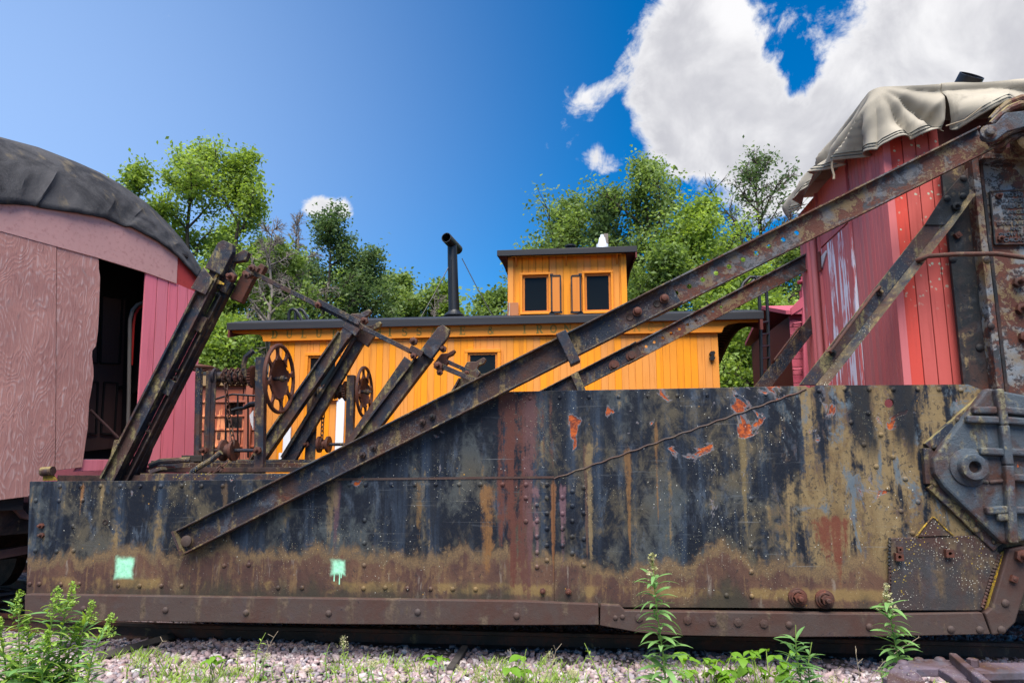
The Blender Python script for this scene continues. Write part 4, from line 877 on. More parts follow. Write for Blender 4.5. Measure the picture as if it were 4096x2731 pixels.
def window(parent, r, Y, trim, m='orange_trim', depth=.09, sash=.035, lab=None):
    x0, z0, x1, z1 = r; t = MB()
    t.box(((x0+x1)/2, Y-.012, z1+trim/2), (x1-x0+2*trim, .045, trim)); t.box((x0-trim/2, Y-.01, (z0+z1)/2), (trim, .04, z1-z0)); t.box((x1+trim/2, Y-.01, (z0+z1)/2), (trim, .04, z1-z0)); t.box(((x0+x1)/2, Y-.02, z0-trim/2), (x1-x0+2*trim, .06, trim))
    w_ = obj('window', t, m, parent, .004, lab)
    s_ = MB(); yy = Y+depth*.6
    for c, d in (((((x0+x1)/2), yy, z1-sash/2), (x1-x0, .03, sash)), ((((x0+x1)/2), yy, z0+sash/2), (x1-x0, .03, sash)), ((x0+sash/2, yy, (z0+z1)/2), (sash, .028, z1-z0)), ((x1-sash/2, yy, (z0+z1)/2), (sash, .028, z1-z0))): s_.box(c, d)
    obj('sash', s_, 'orange_dark', w_); obj('pane', MB().box(((x0+x1)/2, yy+.006, (z0+z1)/2), (x1-x0-sash*1.5, .006, z1-z0-sash*1.5)), 'glass', w_)
    return w_
# the wall block is set back behind the windows
for r in wins:
    x0, z0, x1, z1 = r; window(CB, r, YK-.012, .05, depth=.02)
fp = [(912, 1314), (3050, 1270), (3050, 1287), (2960, 1288), (2915, 1296), (2895, 1310), (2888, 1329), (2450, 1335), (1975, 1343), (1052, 1365), (1048, 1345), (1034, 1337), (1010, 1334), (914, 1331)]
FA = obj('fascia', MB().prism(P(fp, YK-.07), (0, .05, 0)), 'orange_trim', CB, .004, 'orange fascia board with faded green lettering')
# faded slab-serif lettering, built stroke by stroke
T, t_ = .20, .10
def L(x0, y0, x1, y1, w): return ('l', x0, y0, x1, y1, w)
def A(cx, cy, rx, ry, a0, a1, w): return ('a', cx, cy, rx, ry, a0, a1, w)
def serif(x, y, w=.3): return L(x-w/2, y, x+w/2, y, .07)
G = {'I': [L(.3, 0, .3, 1, T), serif(.3, .97, .44), serif(.3, .03, .44)], 'L': [L(.2, 0, .2, 1, T), serif(.2, .97, .4), L(0, .04, .7, .04, .08), L(.68, .04, .7, .3, .08)],
     'D': [L(.2, 0, .2, 1, T), L(0, .96, .45, .96, .08), L(0, .04, .45, .04, .08), A(.42, .5, .30, .42, -90, 90, .17)], 'U': [L(.15, .3, .15, 1, T), L(.68, .3, .68, 1, t_), A(.415, .32, .265, .27, 180, 360, .12), serif(.15, .97, .36), serif(.68, .97, .3)],
     'T': [L(.4, 0, .4, 1, T), L(.02, .95, .78, .95, .09), L(.04, .75, .04, .95, .08), L(.76, .75, .76, .95, .08), serif(.4, .03, .4)], 'H': [L(.17, 0, .17, 1, T), L(.68, 0, .68, 1, T), L(.17, .5, .68, .5, .09), serif(.17, .97, .36), serif(.17, .03, .36), serif(.68, .97, .36), serif(.68, .03, .36)],
     'M': [L(.12, 0, .12, 1, t_), L(.85, 0, .85, 1, T), L(.12, .98, .48, .1, .15), L(.48, .1, .85, .98, t_), serif(.12, .03, .3), serif(.85, .03, .36), serif(.08, .97, .2), serif(.9, .97, .2)],
     'S': [A(.36, .73, .26, .22, 40, 250, .12), A(.36, .27, .26, .22, -140, 90, .14), L(.62, .75, .62, .95, .07), L(.10, .05, .10, .28, .07)], 'A': [L(.1, 0, .42, 1, t_), L(.42, 1, .78, 0, T), L(.2, .35, .68, .35, .08), serif(.1, .03, .26), serif(.78, .03, .36)],
     'B': [L(.2, 0, .2, 1, T), L(0, .96, .45, .96, .08), L(0, .04, .45, .04, .08), L(.2, .52, .45, .52, .08), A(.43, .74, .2, .2, -90, 90, .14), A(.43, .27, .24, .22, -90, 90, .15)], 'E': [L(.2, 0, .2, 1, T), L(0, .96, .68, .96, .08), L(0, .04, .7, .04, .08), L(.2, .52, .5, .52, .08), L(.67, .76, .67, .96, .08), L(.69, .04, .69, .26, .08), L(.5, .4, .5, .64, .07)],
     '&': [A(.33, .75, .16, .18, 0, 360, .1), A(.32, .28, .25, .25, 60, 330, .13), L(.22, .65, .72, .05, .13), L(.75, .45, .5, .1, .07)], 'R': [L(.2, 0, .2, 1, T), L(0, .96, .45, .96, .08), L(.2, .5, .45, .5, .08), A(.43, .73, .22, .21, -90, 90, .15), L(.42, .5, .72, .03, .17), serif(.2, .03, .36), serif(.74, .03, .2)],
     'O': [A(.42, .5, .33, .44, 0, 360, .16)], 'N': [L(.12, 0, .12, 1, t_), L(.75, 0, .75, 1, t_), L(.12, .98, .75, .02, .18), serif(.12, .03, .3), serif(.08, .97, .22), serif(.75, .97, .3)], 'G': [A(.42, .5, .33, .44, 40, 330, .16), L(.72, .1, .72, .45, .15), serif(.7, .45, .34)]}
def letters(word, u0, du, vbase, h=33):
    for i, ch in enumerate(word):
        if ch == ' ': continue
        mb = MB(); u = u0+i*du; b0 = at(u, vbase(u), YK-.073); hh = h/2730.67*YK*1.02
        P2 = lambda x, y_: b0+Vector((x*hh, 0, y_*hh))
        z = 0
        for g_ in G[ch]:
            z += 1; yo = Vector((0, -.0004*z, 0))
            if g_[0] == 'l': segs = [(g_[1:3], g_[3:5])]; wd = g_[5]
            else:
                _, cx, cy, rx, ry, a0, a1, wd = g_; n_ = 14; pp_ = [(cx+rx*math.cos(rad(a0+(a1-a0)*k/n_)), cy+ry*math.sin(rad(a0+(a1-a0)*k/n_))) for k in range(n_+1)]; segs = list(zip(pp_[:-1], pp_[1:]))
            for s0_, s1_ in segs:
                a, b = P2(*s0_)+yo, P2(*s1_)+yo; d = (b-a); 
                if d.length < 1e-6: continue
                d.normalize(); n_ = Vector((-d.z, 0, d.x))*wd*hh/2; mb.add([a+n_, b+n_, b-n_, a-n_], [(0, 1, 2, 3)])
        obj('letter', mb, 'faded_letter', FA)
vb = lambda u: 1353-(u-1085)*.0195
letters('DULUTH', 1085, 59, vb); letters('MISSABE', 1492, 57.5, vb); letters('&', 1950, 50, vb); letters('IRON', 2088, 56, vb); letters('RANGE', 2420, 57, vb)
# roof with a black edge
rx0, rx1 = at(906, 1300, YK-.16).x, at(3056, 1265, YK-.16).x; zr1 = at(1980, 1268, YK-.16).z; zr0 = at(1980, 1298, YK-.16).z
arch = [(YK-.16+2.32*1.34*t_/1.0, .30*math.sin(math.pi*t_)) for t_ in np.linspace(0, 1, 13)]
rf = MB(); rf.prism([(rx0, y_, zr1+h_) for y_, h_ in arch]+[(rx0, y_, zr0+h_+.001) for y_, h_ in arch[::-1]], (rx1-rx0, 0, 0)); RF = obj('roof', rf, 'black_roof', CB, .006, 'low arched black roof')
so_ = MB(); so_.prism([(rx1-.06, y_, zr0+h_-.002) for y_, h_ in arch]+[(rx1-.06, y_, zr0+h_-.16) for y_, h_ in arch[::-1]], (.04, 0, 0)); obj('roof_end_board', so_, 'brown_red', CB)
so_ = MB(); so_.prism([(rx0+.03, y_, zr0+h_-.002) for y_, h_ in arch]+[(rx0+.03, y_, zr0+h_-.12) for y_, h_ in arch[::-1]], (.03, 0, 0)); obj('roof_end_board', so_, 'brown_red', CB)
i = 0
for y_ in np.arange(YK+.0, YK+2.7, .12): obj('soffit_board', MB().box(((xr+rx1-.06)/2, y_+.06, zr0+.30*math.sin(math.pi*min(1, max(0, (y_-YK+.22)/3.1)))-.03), (rx1-.06-xr, .112, .02)), 'brown_red', CB)
sk = MB(); sk.box(((rx0+rx1)/2, YK+1.38, 1.02), (rx1-rx0, 2.5, .2)); obj('sill', sk, 'under_black', CB)
for xx in (xl+1.1, xl+2.6, xr-2.6, xr-1.1):
    for yy in (YK+.66, YK+2.1): obj('wheel', MB().lathe((xx, yy, .42), (0, 1, 0), [(-.06, .0001), (-.06, .39), (.04, .40), (.05, .44), (.07, .44), (.07, .0001)], 24), 'under_black', CB)
for xx in (xl+1.85, xr-1.85): obj('truck', MB().box((xx, YK+1.38, .62), (2.2, 2.0, .52)), 'under_black', CB)
obj('marker_bracket', MB().prism(P([(2843, 1405), (2858, 1403), (2862, 1412), (2854, 1420), (2862, 1430), (2855, 1440), (2842, 1440), (2838, 1430), (2847, 1421), (2838, 1412)], YK-.06), (0, .05, 0)), 'black_iron', CB)
for a in ((1347, 1592, 1370, 1800), (1135, 1698, 1157, 1815), (1115, 1810, 1136, 1850)):
    x0, z0, x1, z1 = rct(*a, YK-.05); obj('white_board', MB().box(((x0+x1)/2, YK-.03, (z0+z1)/2), (x1-x0, .03, z1-z0)), 'white_paint', CB)
x0, z0, x1, z1 = rct(1305, 1588, 1350, 1596, YK-.05); obj('sill_board', MB().box(((x0+x1)/2, YK-.04, (z0+z1)/2), (x1-x0, .05, .04)), 'orange_trim', CB)
# cupola
YU = YK+.14; cx0, cx1 = at(2033, 1150, YU).x, at(2505, 1120, YU).x; cz0, cz1 = zr1-.02, at(2260, 1012, YU).z
cu = MB(); cu.box(((cx0+cx1)/2, YU+1.26, (cz0+cz1)/2), (cx1-cx0-.02, 2.4, cz1-cz0)); CU = obj('cupola', cu, 'orange_dark', CB, 0, 'boxy cupola with two windows on the caboose roof')
cw = [rct(2090, 1103, 2196, 1250, YU), rct(2337, 1096, 2446, 1246, YU)]
x = cx0; bw = (cx1-cx0)/17
while x < cx1-.01:
    cuts_ = [cz0]; segs = []
    xa, xb = x+.0025, x+bw-.0025; parts_ = [(xa, xb, cz0, cz1)]
    for (a, b, c, d) in cw:
        nw = []
        for (p0_, p1_, q0_, q1_) in parts_:
            if p1_ > a and p0_ < c:
                if p0_ < a-.015: nw.append((p0_, a, q0_, q1_))
                if p1_ > c+.015: nw.append((c, p1_, q0_, q1_))
                m0, m1 = max(p0_, a), min(p1_, c); nw += [(m0, m1, q0_, b), (m0, m1, d, q1_)]
            else: nw.append((p0_, p1_, q0_, q1_))
        parts_ = nw
    for p0_, p1_, q0_, q1_ in parts_:
        if q1_-q0_ > .02 and p1_-p0_ > .01: obj('board', MB().prism([(p0_, YU-.002, q0_), (p1_, YU-.002, q0_), (p1_, YU-.002, q1_), (p0_, YU-.002, q1_)], (0, .024, 0)), 'orange_paint', CU)
    x += bw
for xx in (cx0+.04, cx1-.04): obj('corner_board', MB().box((xx, YU-.015, (cz0+cz1)/2), (.09, .035, cz1-cz0)), 'orange_paint', CU, .003)
for r in cw: window(CU, r, YU-.012, .035, depth=.05, sash=.03) if False else window(CB, r, YU-.012, .035, depth=.05, sash=.035)
for (u0, u1) in ((2206, 2243), (2286, 2323)):
    x0, z0, x1, z1 = rct(u0, 1103, u1, 1248, YU-.10); f_ = MB()
    for c, d in ((((x0+x1)/2, YU-.09, z1), (x1-x0, .02, .025)), (((x0+x1)/2, YU-.09, z0), (x1-x0+.05, .02, .03)), ((x0, YU-.09, (z0+z1)/2), (.022, .02, z1-z0)), ((x1, YU-.09, (z0+z1)/2), (.022, .02, z1-z0))): f_.box(c, d)
    f_.box(((x0 if u0 < 2250 else x1), YU-.05, z1+.02), (.05, .10, .03)); f_.box(((x0 if u0 < 2250 else x1), YU-.05, z0-.02), (.08, .10, .04))
    wd_ = obj('wind_deflector', f_, 'black_iron', CB); obj('panel', MB().box(((x0+x1)/2, YU-.088, (z0+z1)/2), (x1-x0-.02, .01, z1-z0-.02)), 'orange_dark', wd_)
ux0, ux1 = at(1988, 1010, YU-.2).x, at(2549, 1000, YU-.2).x; uz1, uz0 = at(2268, 992, YU-.2).z, at(2268, 1016, YU-.2).z
ar2 = [(YU-.2+2.95*t_, .16*math.sin(math.pi*t_)) for t_ in np.linspace(0, 1, 9)]
ur = MB(); ur.prism([(ux0, y_, uz1+h_) for y_, h_ in ar2]+[(ux0, y_, uz0+h_+.001) for y_, h_ in ar2[::-1]], (ux1-ux0, 0, 0)); UR = obj('cupola_roof', ur, 'black_roof', CB, .006)
for xa, xb in ((ux0+.02, cx0-.01), (cx1+.01, ux1-.02)):
    for y_ in np.arange(YU-.15, YU+2.65, .13): obj('soffit_board', MB().box(((xa+xb)/2, y_+.06, uz0-.014+.16*math.sin(math.pi*(y_-YU+.26)/2.95)), (xb-xa, .12, .016)), 'brown_red', CB)
obj('roof_end_board', MB().prism([(ux1-.03, y_, uz0+h_-.003) for y_, h_ in ar2]+[(ux1-.03, y_, uz0+h_-.09) for y_, h_ in ar2[::-1]], (.025, 0, 0)), 'brown_red', CB)
obj('cupola_end', MB().box((cx1+.006, YU+1.26, (cz0+uz0)/2), (.02, 2.4, uz0-cz0)), 'brown_red', CB)
aw = [at(2046, 1029, YU-.14), at(2486, 1017, YU-.14)]; obj('rain_strip', MB().prism([aw[0], aw[1], aw[1]+Vector((0, .14, .05)), aw[0]+Vector((0, .14, .05))], (0, 0, .012)), 'orange_trim', CB)
for u, v in ((2063, 1035), (2262, 1030), (2464, 1024)):
    p = at(u, v, YU); obj('bracket', MB().prism([p+Vector((0, 0, 0)), p+Vector((0, -.12, .0)), p+Vector((0, -.02, -.12)), p+Vector((0, 0, -.14))], (.022, 0, 0)), 'orange_dark', CB)
x0, z0, x1, z1 = rct(2031, 1212, 2074, 1262, YU-.03); obj('rotten_corner', MB().box(((x0+x1)/2, YU-.038, (z0+z1)/2), (x1-x0, .02, z1-z0)), 'rotten_wood', CB)
q = at(2282, 990, YU+.3); obj('roof_vent', MB().lathe(q-Vector((0, 0, .05)), (0, 0, 1), [(0, .05), (.06, .05), (.06, .09), (.085, .09), (.085, .0001)], 14), 'black_iron', CB)
q = at(2409, 986, YU+.5); obj('roof_lamp', MB().lathe(q-Vector((0, 0, .05)), (0, 0, 1), [(0, .10), (.08, .10), (.08, .07), (.12, .065), (.2, .05), (.2, .03), (.25, .03), (.25, .0001)], 16), 'white_paint', CB)
q = at(2424, 975, YU+1.2); obj('roof_post', MB().box((q.x, q.y, q.z), (.08, .06, .36)), 'bark_pale', CB)
# smokestack with tee top
q = at(1816, 1283, YK+.75); zb = q.z-.03; R_ = .088
sk = MB().lathe((q.x, q.y, zb), (0, 0, 1), [(0, .12), (.10, .12), (.13, .115), (.10, .175), (.12, .175), (.19, .10), (.21, R_*1.05)], 24); SKB = obj('stack_skirt', sk, 'black_iron', CB)
ztop = at(1812, 975, YK+.75).z; lean = Vector((-.05, 0, 0))
ST = obj('smokestack', MB().tube([(q.x, q.y, zb+.15), Vector((q.x, q.y, (zb+ztop)/2))+lean*.5, Vector((q.x, q.y, ztop))+lean], [R_*1.08, R_, R_*.93], 24), 'black_iron', CB, 0, 'thin black smokestack with an open tee on top')
tc = Vector((q.x, q.y, ztop))+lean; tv = Vector((-.22, -1, .10)).normalized()
obj('stack_tee', MB().lathe(tc-tv*.26, tv, [(0, .072), (0, .088), (.30, .088), (.52, .088), (.52, .076), (0, .072)], 24), 'black_iron', CB)
obj('stack_band', MB().tube([(q.x-.02, q.y-.10, zb+.1), (q.x-.045, q.y-.093, ztop-.3)], .006, 5), 'black_iron', CB)
for (a, b) in (((1806, 1046), (1678, 1280)), ((1848, 1034), (1970, 1262))):
    p0, p1 = at(*a, YK+.75), at(*b, YK+.3); obj('guy_wire', MB().tube([p0, (p0+p1)/2+Vector((0, 0, -.02)), p1], .008, 5), 'black_iron', CB)
# ladders and railings
for du, Y in ((0, YK+.2), (26, YK+.65)):
    obj('ladder_rail', MB().tube([at(u+du, v, Y) for u, v in ((1156, 1300), (1156, 1252), (1162, 1240), (1173, 1236), (1186, 1243), (1198, 1262), (1215, 1300))], .027, 8), 'black_iron', CB)
for du, Y in ((0, YK+.1), (30, YK+.5)):
    obj('ladder_rail', MB().tube([at(u+du, v, Y) for u, v in ((2960, 1170), (2975, 1132), (3000, 1108), (3022, 1108), (3034, 1135), (3040, 1250), (3050, 1640))], .026, 8), 'black_iron', CB)
for v in range(1290, 1560, 48): obj('ladder_rung', MB().tube([at(3040+(v-1250)*.03, v, YK+.1), at(3072+(v-1250)*.03, v-4, YK+.5)], .014, 6), 'black_iron', CB)
for u in (856, 903, 951, 992): obj('railing_bar', MB().tube([at(u, 1580, YK+1.2), at(u, 1830, YK+1.2)], .016, 6), 'black_iron', CB)
obj('railing_top', MB().tube([at(u, v, YK+1.2) for u, v in ((850, 1600), (905, 1583), (930, 1577), (960, 1579), (1060, 1585))], .018, 6), 'black_iron', CB)
obj('brake_gear', MB().tube([at(u, v, YK+1.0) for u, v in ((936, 1660), (932, 1640), (945, 1635), (975, 1632), (1000, 1618), (1060, 1612))], [.02, .045, .03, .03, .05, .05], 8), 'black_iron', CB)
pf = MB(); pf.box((xl-.45, YK+1.4, 1.62), (.95, 2.5, .08)); obj('platform', pf, 'under_black', CB)
obj('mirror', MB().prism(P([(998, 1660), (1013, 1640), (1013, 1720), (1002, 1690)], YK+.6), (0, .02, 0)), 'white_paint', CB)

# ================================================================== car on the left with plywood over its end
pc = CAM + ray(790, 1500)*9.0; pc.z = 0
dw = ray(3300, CY); dw.z = 0; dw.normalize(); nL = Vector((dw.y, -dw.x, 0))
def wl(u, v, off=0.): return atp(u, v, pc+nL*off, nL)
def WL(pts, off=0.): return [wl(u, v, off) for u, v in pts]
LC = thing('passenger_car', 'old pink railway car with plywood over its end and a black tarpaper roof', 'rail car', (pc-nL*2-dw*1.4))
pin_ = lambda pts, off, th, nm, m, lab=None, bev=.003: obj(nm, MB().prism(WL(pts, off), -nL*th), m, LC, bev, lab)
pin_([(-330, 835), (0, 926), (226, 987), (224, 1400), (222, 1700), (219, 1890), (180, 1915), (150, 1950), (112, 1985), (0, 1999), (-330, 2030)], .03, .02, 'plywood_sheet', 'plywood', 'large weathered pink plywood sheet')
pin_([(228, 988), (395, 1032), (396, 1075), (401, 1110), (398, 1200), (396, 1260), (392, 1330), (384, 1385), (370, 1402), (369, 1425), (374, 1470), (375, 1506), (366, 1560), (357, 1610), (352, 1710), (340, 1790), (329, 1868), (222, 1881), (224, 1700), (226, 1400)], .024, .02, 'plywood_sheet', 'plywood', 'narrower plywood sheet with a torn splintered edge')
pin_([(-330, 690), (0, 800), (125, 815), (316, 848), (418, 866), (503, 896), (638, 955), (712, 1012), (712, 1023), (707, 1135), (582, 1090), (393, 1032), (0, 925), (-330, 832)], .036, .02, 'header_board', 'header_pink', 'faded pink header board under the roof')
pin_([(712, 1012), (796, 1110), (794, 1172), (707, 1136)], .02, .02, 'siding_panel', 'red_siding')
pe = [(582, 1090, 536, 1870), (630, 1106, 592, 1868), (674, 1121, 640, 1866), (712, 1136, 690, 1862), (752, 1154, 738, 1858), (791, 1170, 780, 1850)]
for a, b in zip(pe[:-1], pe[1:]): pin_([(a[0]+2, a[1]), (b[0]-1, b[1]), (b[2]-1, b[3]), (a[2]+2, a[3])], .02, .025, 'board', 'pink_boards')
pin_([(330, 1838), (540, 1836), (540, 1875), (300, 1885)], .0, .04, 'sill', 'pink_boards')
# vestibule behind the opening
def deep(u, v, d): return wl(u, v, -d)
dd_ = .95
bx = MB(); z_ = lambda p, z: Vector((p.x, p.y, z))
zf = wl(430, 1836).z; zc = wl(450, 1010).z+.25
L0, R0 = wl(300, 1500, -.02), wl(545, 1500, -.02); L1, R1 = wl(230, 1500, -dd_)-dw*.3, wl(600, 1500, -dd_)+dw*.35
L0, R0 = wl(150, 1500, -.02), wl(575, 1500, -.02)
L1 = L0-nL*dd_; R1 = R0-nL*dd_+dw*.5
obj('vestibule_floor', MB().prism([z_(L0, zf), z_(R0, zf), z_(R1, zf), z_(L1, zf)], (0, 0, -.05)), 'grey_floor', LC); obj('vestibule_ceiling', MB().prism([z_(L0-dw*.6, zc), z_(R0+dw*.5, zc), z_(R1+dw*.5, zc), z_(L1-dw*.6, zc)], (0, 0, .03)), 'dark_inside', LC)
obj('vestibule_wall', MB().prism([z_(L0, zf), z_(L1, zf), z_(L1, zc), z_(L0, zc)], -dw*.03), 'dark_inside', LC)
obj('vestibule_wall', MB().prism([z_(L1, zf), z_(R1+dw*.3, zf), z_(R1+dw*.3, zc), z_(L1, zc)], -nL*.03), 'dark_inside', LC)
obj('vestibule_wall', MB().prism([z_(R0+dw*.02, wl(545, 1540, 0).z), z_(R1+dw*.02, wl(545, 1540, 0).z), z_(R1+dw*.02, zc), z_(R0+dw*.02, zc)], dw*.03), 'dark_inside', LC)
dr_ = [(330, 1165), (505, 1205), (498, 1300), (482, 1785), (320, 1800)]
DR = obj('door', MB().prism([deep(*p, dd_-.05) for p in [(300, 1160), (503, 1200), (482, 1790), (290, 1810)]], -nL*.03), 'door_brown', LC, .004, 'brown panelled inner door')
for r_ in ([(408, 1182), (490, 1196), (478, 1455), (402, 1452)], [(330, 1168), (398, 1180), (392, 1452), (330, 1450)], [(418, 1528), (470, 1532), (458, 1735), (404, 1733)], [(330, 1528), (392, 1528), (384, 1733), (330, 1735)]):
    mb = MB(); ps = [deep(*p, dd_-.07) for p in r_]
    for a, b in zip(ps, ps[1:]+ps[:1]): mb.bar(a, b, .02, .02, tuple(nL))
    obj('panel_moulding', mb, 'dark_inside', DR); obj('panel', MB().prism([deep(*p, dd_-.058) for p in r_], -nL*.004), 'door_brown', DR)
obj('door_knob', MB().lathe(deep(476, 1550, dd_-.05), nL, [(0, .012), (.03, .012), (.03, .03), (.06, .028), (.065, .0001)], 12), 'black_iron', DR)
obj('grab_bar', MB().tube([deep(u, v, .3) for u, v in ((510, 1790), (516, 1550), (520, 1280), (530, 1240), (550, 1218), (575, 1208))], .022, 8), 'bark_pale', LC); obj('grab_bar', MB().tube([deep(u, v, .32) for u, v in ((526, 1460), (534, 1300), (540, 1260), (556, 1232), (578, 1218))], .016, 8), 'red_siding', LC)
obj('brace_rod', MB().tube([deep(362, 1640, .12), deep(472, 1750, .12)], .016, 8), 'door_brown', LC)
# hooded roof: the end curves down to the hem
hemp = [(-330, 700), (-100, 790), (0, 814), (125, 819), (150, 826), (316, 851), (418, 870), (503, 903), (520, 903), (638, 964), (714, 1022), (796, 1112)]
topp = [(-330, 470), (-100, 525), (0, 548), (153, 589), (306, 648), (400, 690), (480, 735), (587, 811), (663, 883), (730, 959), (775, 1025), (808, 1092)]
def lerp(pts, k): u = np.interp(k, np.linspace(0, 1, len(pts)), [p[0] for p in pts]); v = np.interp(k, np.linspace(0, 1, len(pts)), [p[1] for p in pts]); return u, v
rm = MB(); vs = []; NK, NR2 = 70, 16
for i in range(NK+1):
    k = i/NK; h_, t0 = wl(*lerp(hemp, k), .075), wl(*lerp(topp, k), -.75)
    for j in range(NR2+1):
        r = j/NR2
        p = h_.lerp(t0, r) + (nL*.17+Vector((0, 0, .15)))*math.sin(math.pi*r)*(.25+.75*(1-k))
        w_ = mnoise.noise((k*26, r*3.0, 1.3))*.025+mnoise.noise((k*9, r*1.3, 5.))*.05+.02*max(0, math.sin(k*60+r*2))**6
        p += nL*w_*math.sin(math.pi*min(1, r*1.4+.15))
        vs.append(p)
    for e_ in (-1.6, -6.): vs.append(wl(*lerp(topp, k), -.75)+nL*(e_+.75)+Vector((0, 0, .05*(1-k))))
kk = NR2+3
rm.add(vs, [(i*kk+j, (i+1)*kk+j, (i+1)*kk+j+1, i*kk+j+1) for i in range(NK) for j in range(kk-1)], True)
RFL = obj('roof', rm, 'tarpaper', LC, 0, 'sagging black tarpaper roof end'); RFL.modifiers.new('thick', 'SOLIDIFY').thickness = .02
# side wall, underframe and truck of that car
ce = wl(790, 1500, .0); zb0, zb1 = 1.25, wl(790, 1120).z
obj('side_wall', MB().prism([z_(ce, zb0), z_(ce-nL*6, zb0), z_(ce-nL*6, zb1), z_(ce, zb1)], -dw*.04), 'pink_boards', LC)
n0 = ce-dw*3.0
obj('side_wall', MB().prism([z_(n0, zb0), z_(n0-nL*6, zb0), z_(n0-nL*6, zb1), z_(n0, zb1)], dw*.04), 'pink_boards', LC)
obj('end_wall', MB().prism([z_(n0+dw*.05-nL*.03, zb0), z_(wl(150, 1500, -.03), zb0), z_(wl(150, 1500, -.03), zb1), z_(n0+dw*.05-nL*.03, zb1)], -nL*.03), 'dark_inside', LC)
uf = MB(); c_ = ce-dw*1.5-nL*3; 
def obx(c, l, w_, h): return [c-nL*l/2-dw*w_/2, c+nL*l/2-dw*w_/2, c+nL*l/2+dw*w_/2, c-nL*l/2+dw*w_/2], (0, 0, h)
pz_ = lambda c, z: Vector((c.x, c.y, z))
obj('underframe', MB().prism(*obx(pz_(c_, 1.0), 5.7, 2.4, .32)), 'under_black', LC)
tkc = ce-dw*1.5-nL*1.6
obj('truck_frame', MB().prism(*obx(pz_(tkc-dw*1.05, .55), 2.3, .12, .16)), 'door_brown', LC); obj('truck_frame', MB().prism(*obx(pz_(tkc-dw*1.05, .82), 1.6, .14, .16)), 'door_brown', LC); obj('truck_bolster', MB().prism(*obx(pz_(tkc, .62), .4, 2.1, .38)), 'under_black', LC)
obj('truck_frame', MB().prism(*obx(pz_(tkc+dw*1.05, .55), 2.3, .12, .4)), 'under_black', LC)
for a in (-.85, .85):
    for b in (-.74, .74): obj('wheel', MB().lathe(pz_(tkc+nL*a+dw*b, .59), dw, [(-.06, .0001), (-.06, .41), (.06, .42), (.06, .0001)], 22), 'under_black', LC)
    obj('spring_strap', MB().prism(*obx(pz_(tkc+nL*a*.5-dw*1.13, .50), .06, .03, .5)), 'door_brown', LC)
obj('step_brace', MB().prism([wl(28, 2003, -.1), wl(62, 2000, -.1), wl(118, 2062, -.1), wl(118, 2078, -.1), wl(90, 2072, -.1)], -nL*.12), 'door_brown', LC, .004)
obj('brake_beam', MB().prism([wl(-60, 2210, -.3), wl(120, 2180, -.3), wl(120, 2212, -.3), wl(-60, 2245, -.3)], -nL*.1), 'door_brown', LC)
obj('cross_beam', MB().prism([wl(-60, 2090, -.35), wl(130, 2080, -.35), wl(130, 2120, -.35), wl(-60, 2150, -.35)], -nL*.1), 'under_black', LC)
bwp = at(800, 1472, 7.9); BWH = MB(); BWH.tube([bwp+Vector((math.cos(a)*.165, math.sin(a)*.165, 0)) for a in np.linspace(0, 2*math.pi, 25)[:-1]], .022, 8, closed=True)
BS = MB(); BS.tube([at(797, 1470, 7.9), at(790, 1845, 7.9)], .045, 8); obj('brake_staff', BS, 'deck_steel', LC); obj('brake_wheel', BWH, 'wheel_rust', LC)
sp_ = MB()
for a in (0, 1.26, 2.5, 3.77, 5.03): sp_.tube([bwp, bwp+Vector((math.cos(a)*.16, math.sin(a)*.16, 0))], .012, 5)
obj('brake_wheel_spokes', sp_, 'wheel_rust', LC); obj('staff_hub', MB().lathe(bwp+Vector((0, 0, -.02)), (0, 0, 1), [(0, .03), (.07, .03), (.07, .0001)], 10), 'wheel_rust', LC)

# ================================================================== rusty boxcar far behind, pink boxcar at right
YR = 15.0
RB = thing('rusty_boxcar', 'rust orange steel boxcar with punched openings beyond the winches', 'boxcar', (at(800, 1700, YR).x, YR+1.3, 0))
zt = at(800, 1545, YR).z; zb_ = 1.1; vr = [1545, 1607, 1664, 1718, 1785, 1860]
xa, xb = at(430, 1600, YR).x, at(1240, 1600, YR).x
us = [430, 560, 700, 790, 905, 968, 1010, 1130, 1240]
for i in range(len(vr)-1):
    za, zz2 = at(800, vr[i], YR).z, at(800, vr[i+1], YR).z
    for j in range(len(us)-1):
        if us[j] == 905 and i in (1, 2): 
            continue
        x0, x1 = at(us[j], 1650, YR).x, at(us[j+1], 1650, YR).x
        obj('panel', MB().box(((x0+x1)/2, YR+.02, (za+zz2)/2), (x1-x0-.02, .03, za-zz2-.02)), 'rust_boxcar', RB, .006)
    obj('rib', MB().box(((xa+xb)/2, YR-.005, zz2), (xb-xa, .05, .05)), 'rust_boxcar', RB, .01)
obj('body', MB().box(((xa+xb)/2, YR+1.45, (zt+zb_)/2), (xb-xa, 2.6, zt-zb_)), 'under_black', RB)
obj('cornice', MB().box(((xa+xb)/2, YR-.03, (zt+at(800, 1502, YR).z)/2), (xb-xa, .12, at(800, 1502, YR).z-zt)), 'rust_cornice', RB, .01)
zc2 = at(800, 1502, YR).z; obj('roof', MB().prism([(xa, YR-.1, zc2), (xa, YR+1.35, zc2+.25), (xa, YR+2.8, zc2), (xa, YR+2.8, zc2+.05), (xa, YR+1.35, zc2+.30), (xa, YR-.1, zc2+.05)], (xb-xa, 0, 0)), 'black_roof', RB)
x0, x1 = at(985, 1650, YR).x, at(1012, 1650, YR).x; obj('door_post', MB().box(((x0+x1)/2, YR-.04, (zt+zb_)/2), (x1-x0, .08, zt-zb_)), 'rust_boxcar', RB, .008)
a, b = at(867, 1728, YR-.03), at(878, 1755, YR-.03); obj('small_opening', MB().box(((a.x+b.x)/2, YR+.0, (a.z+b.z)/2), (b.x-a.x, .02, a.z-b.z)), 'under_black', RB)
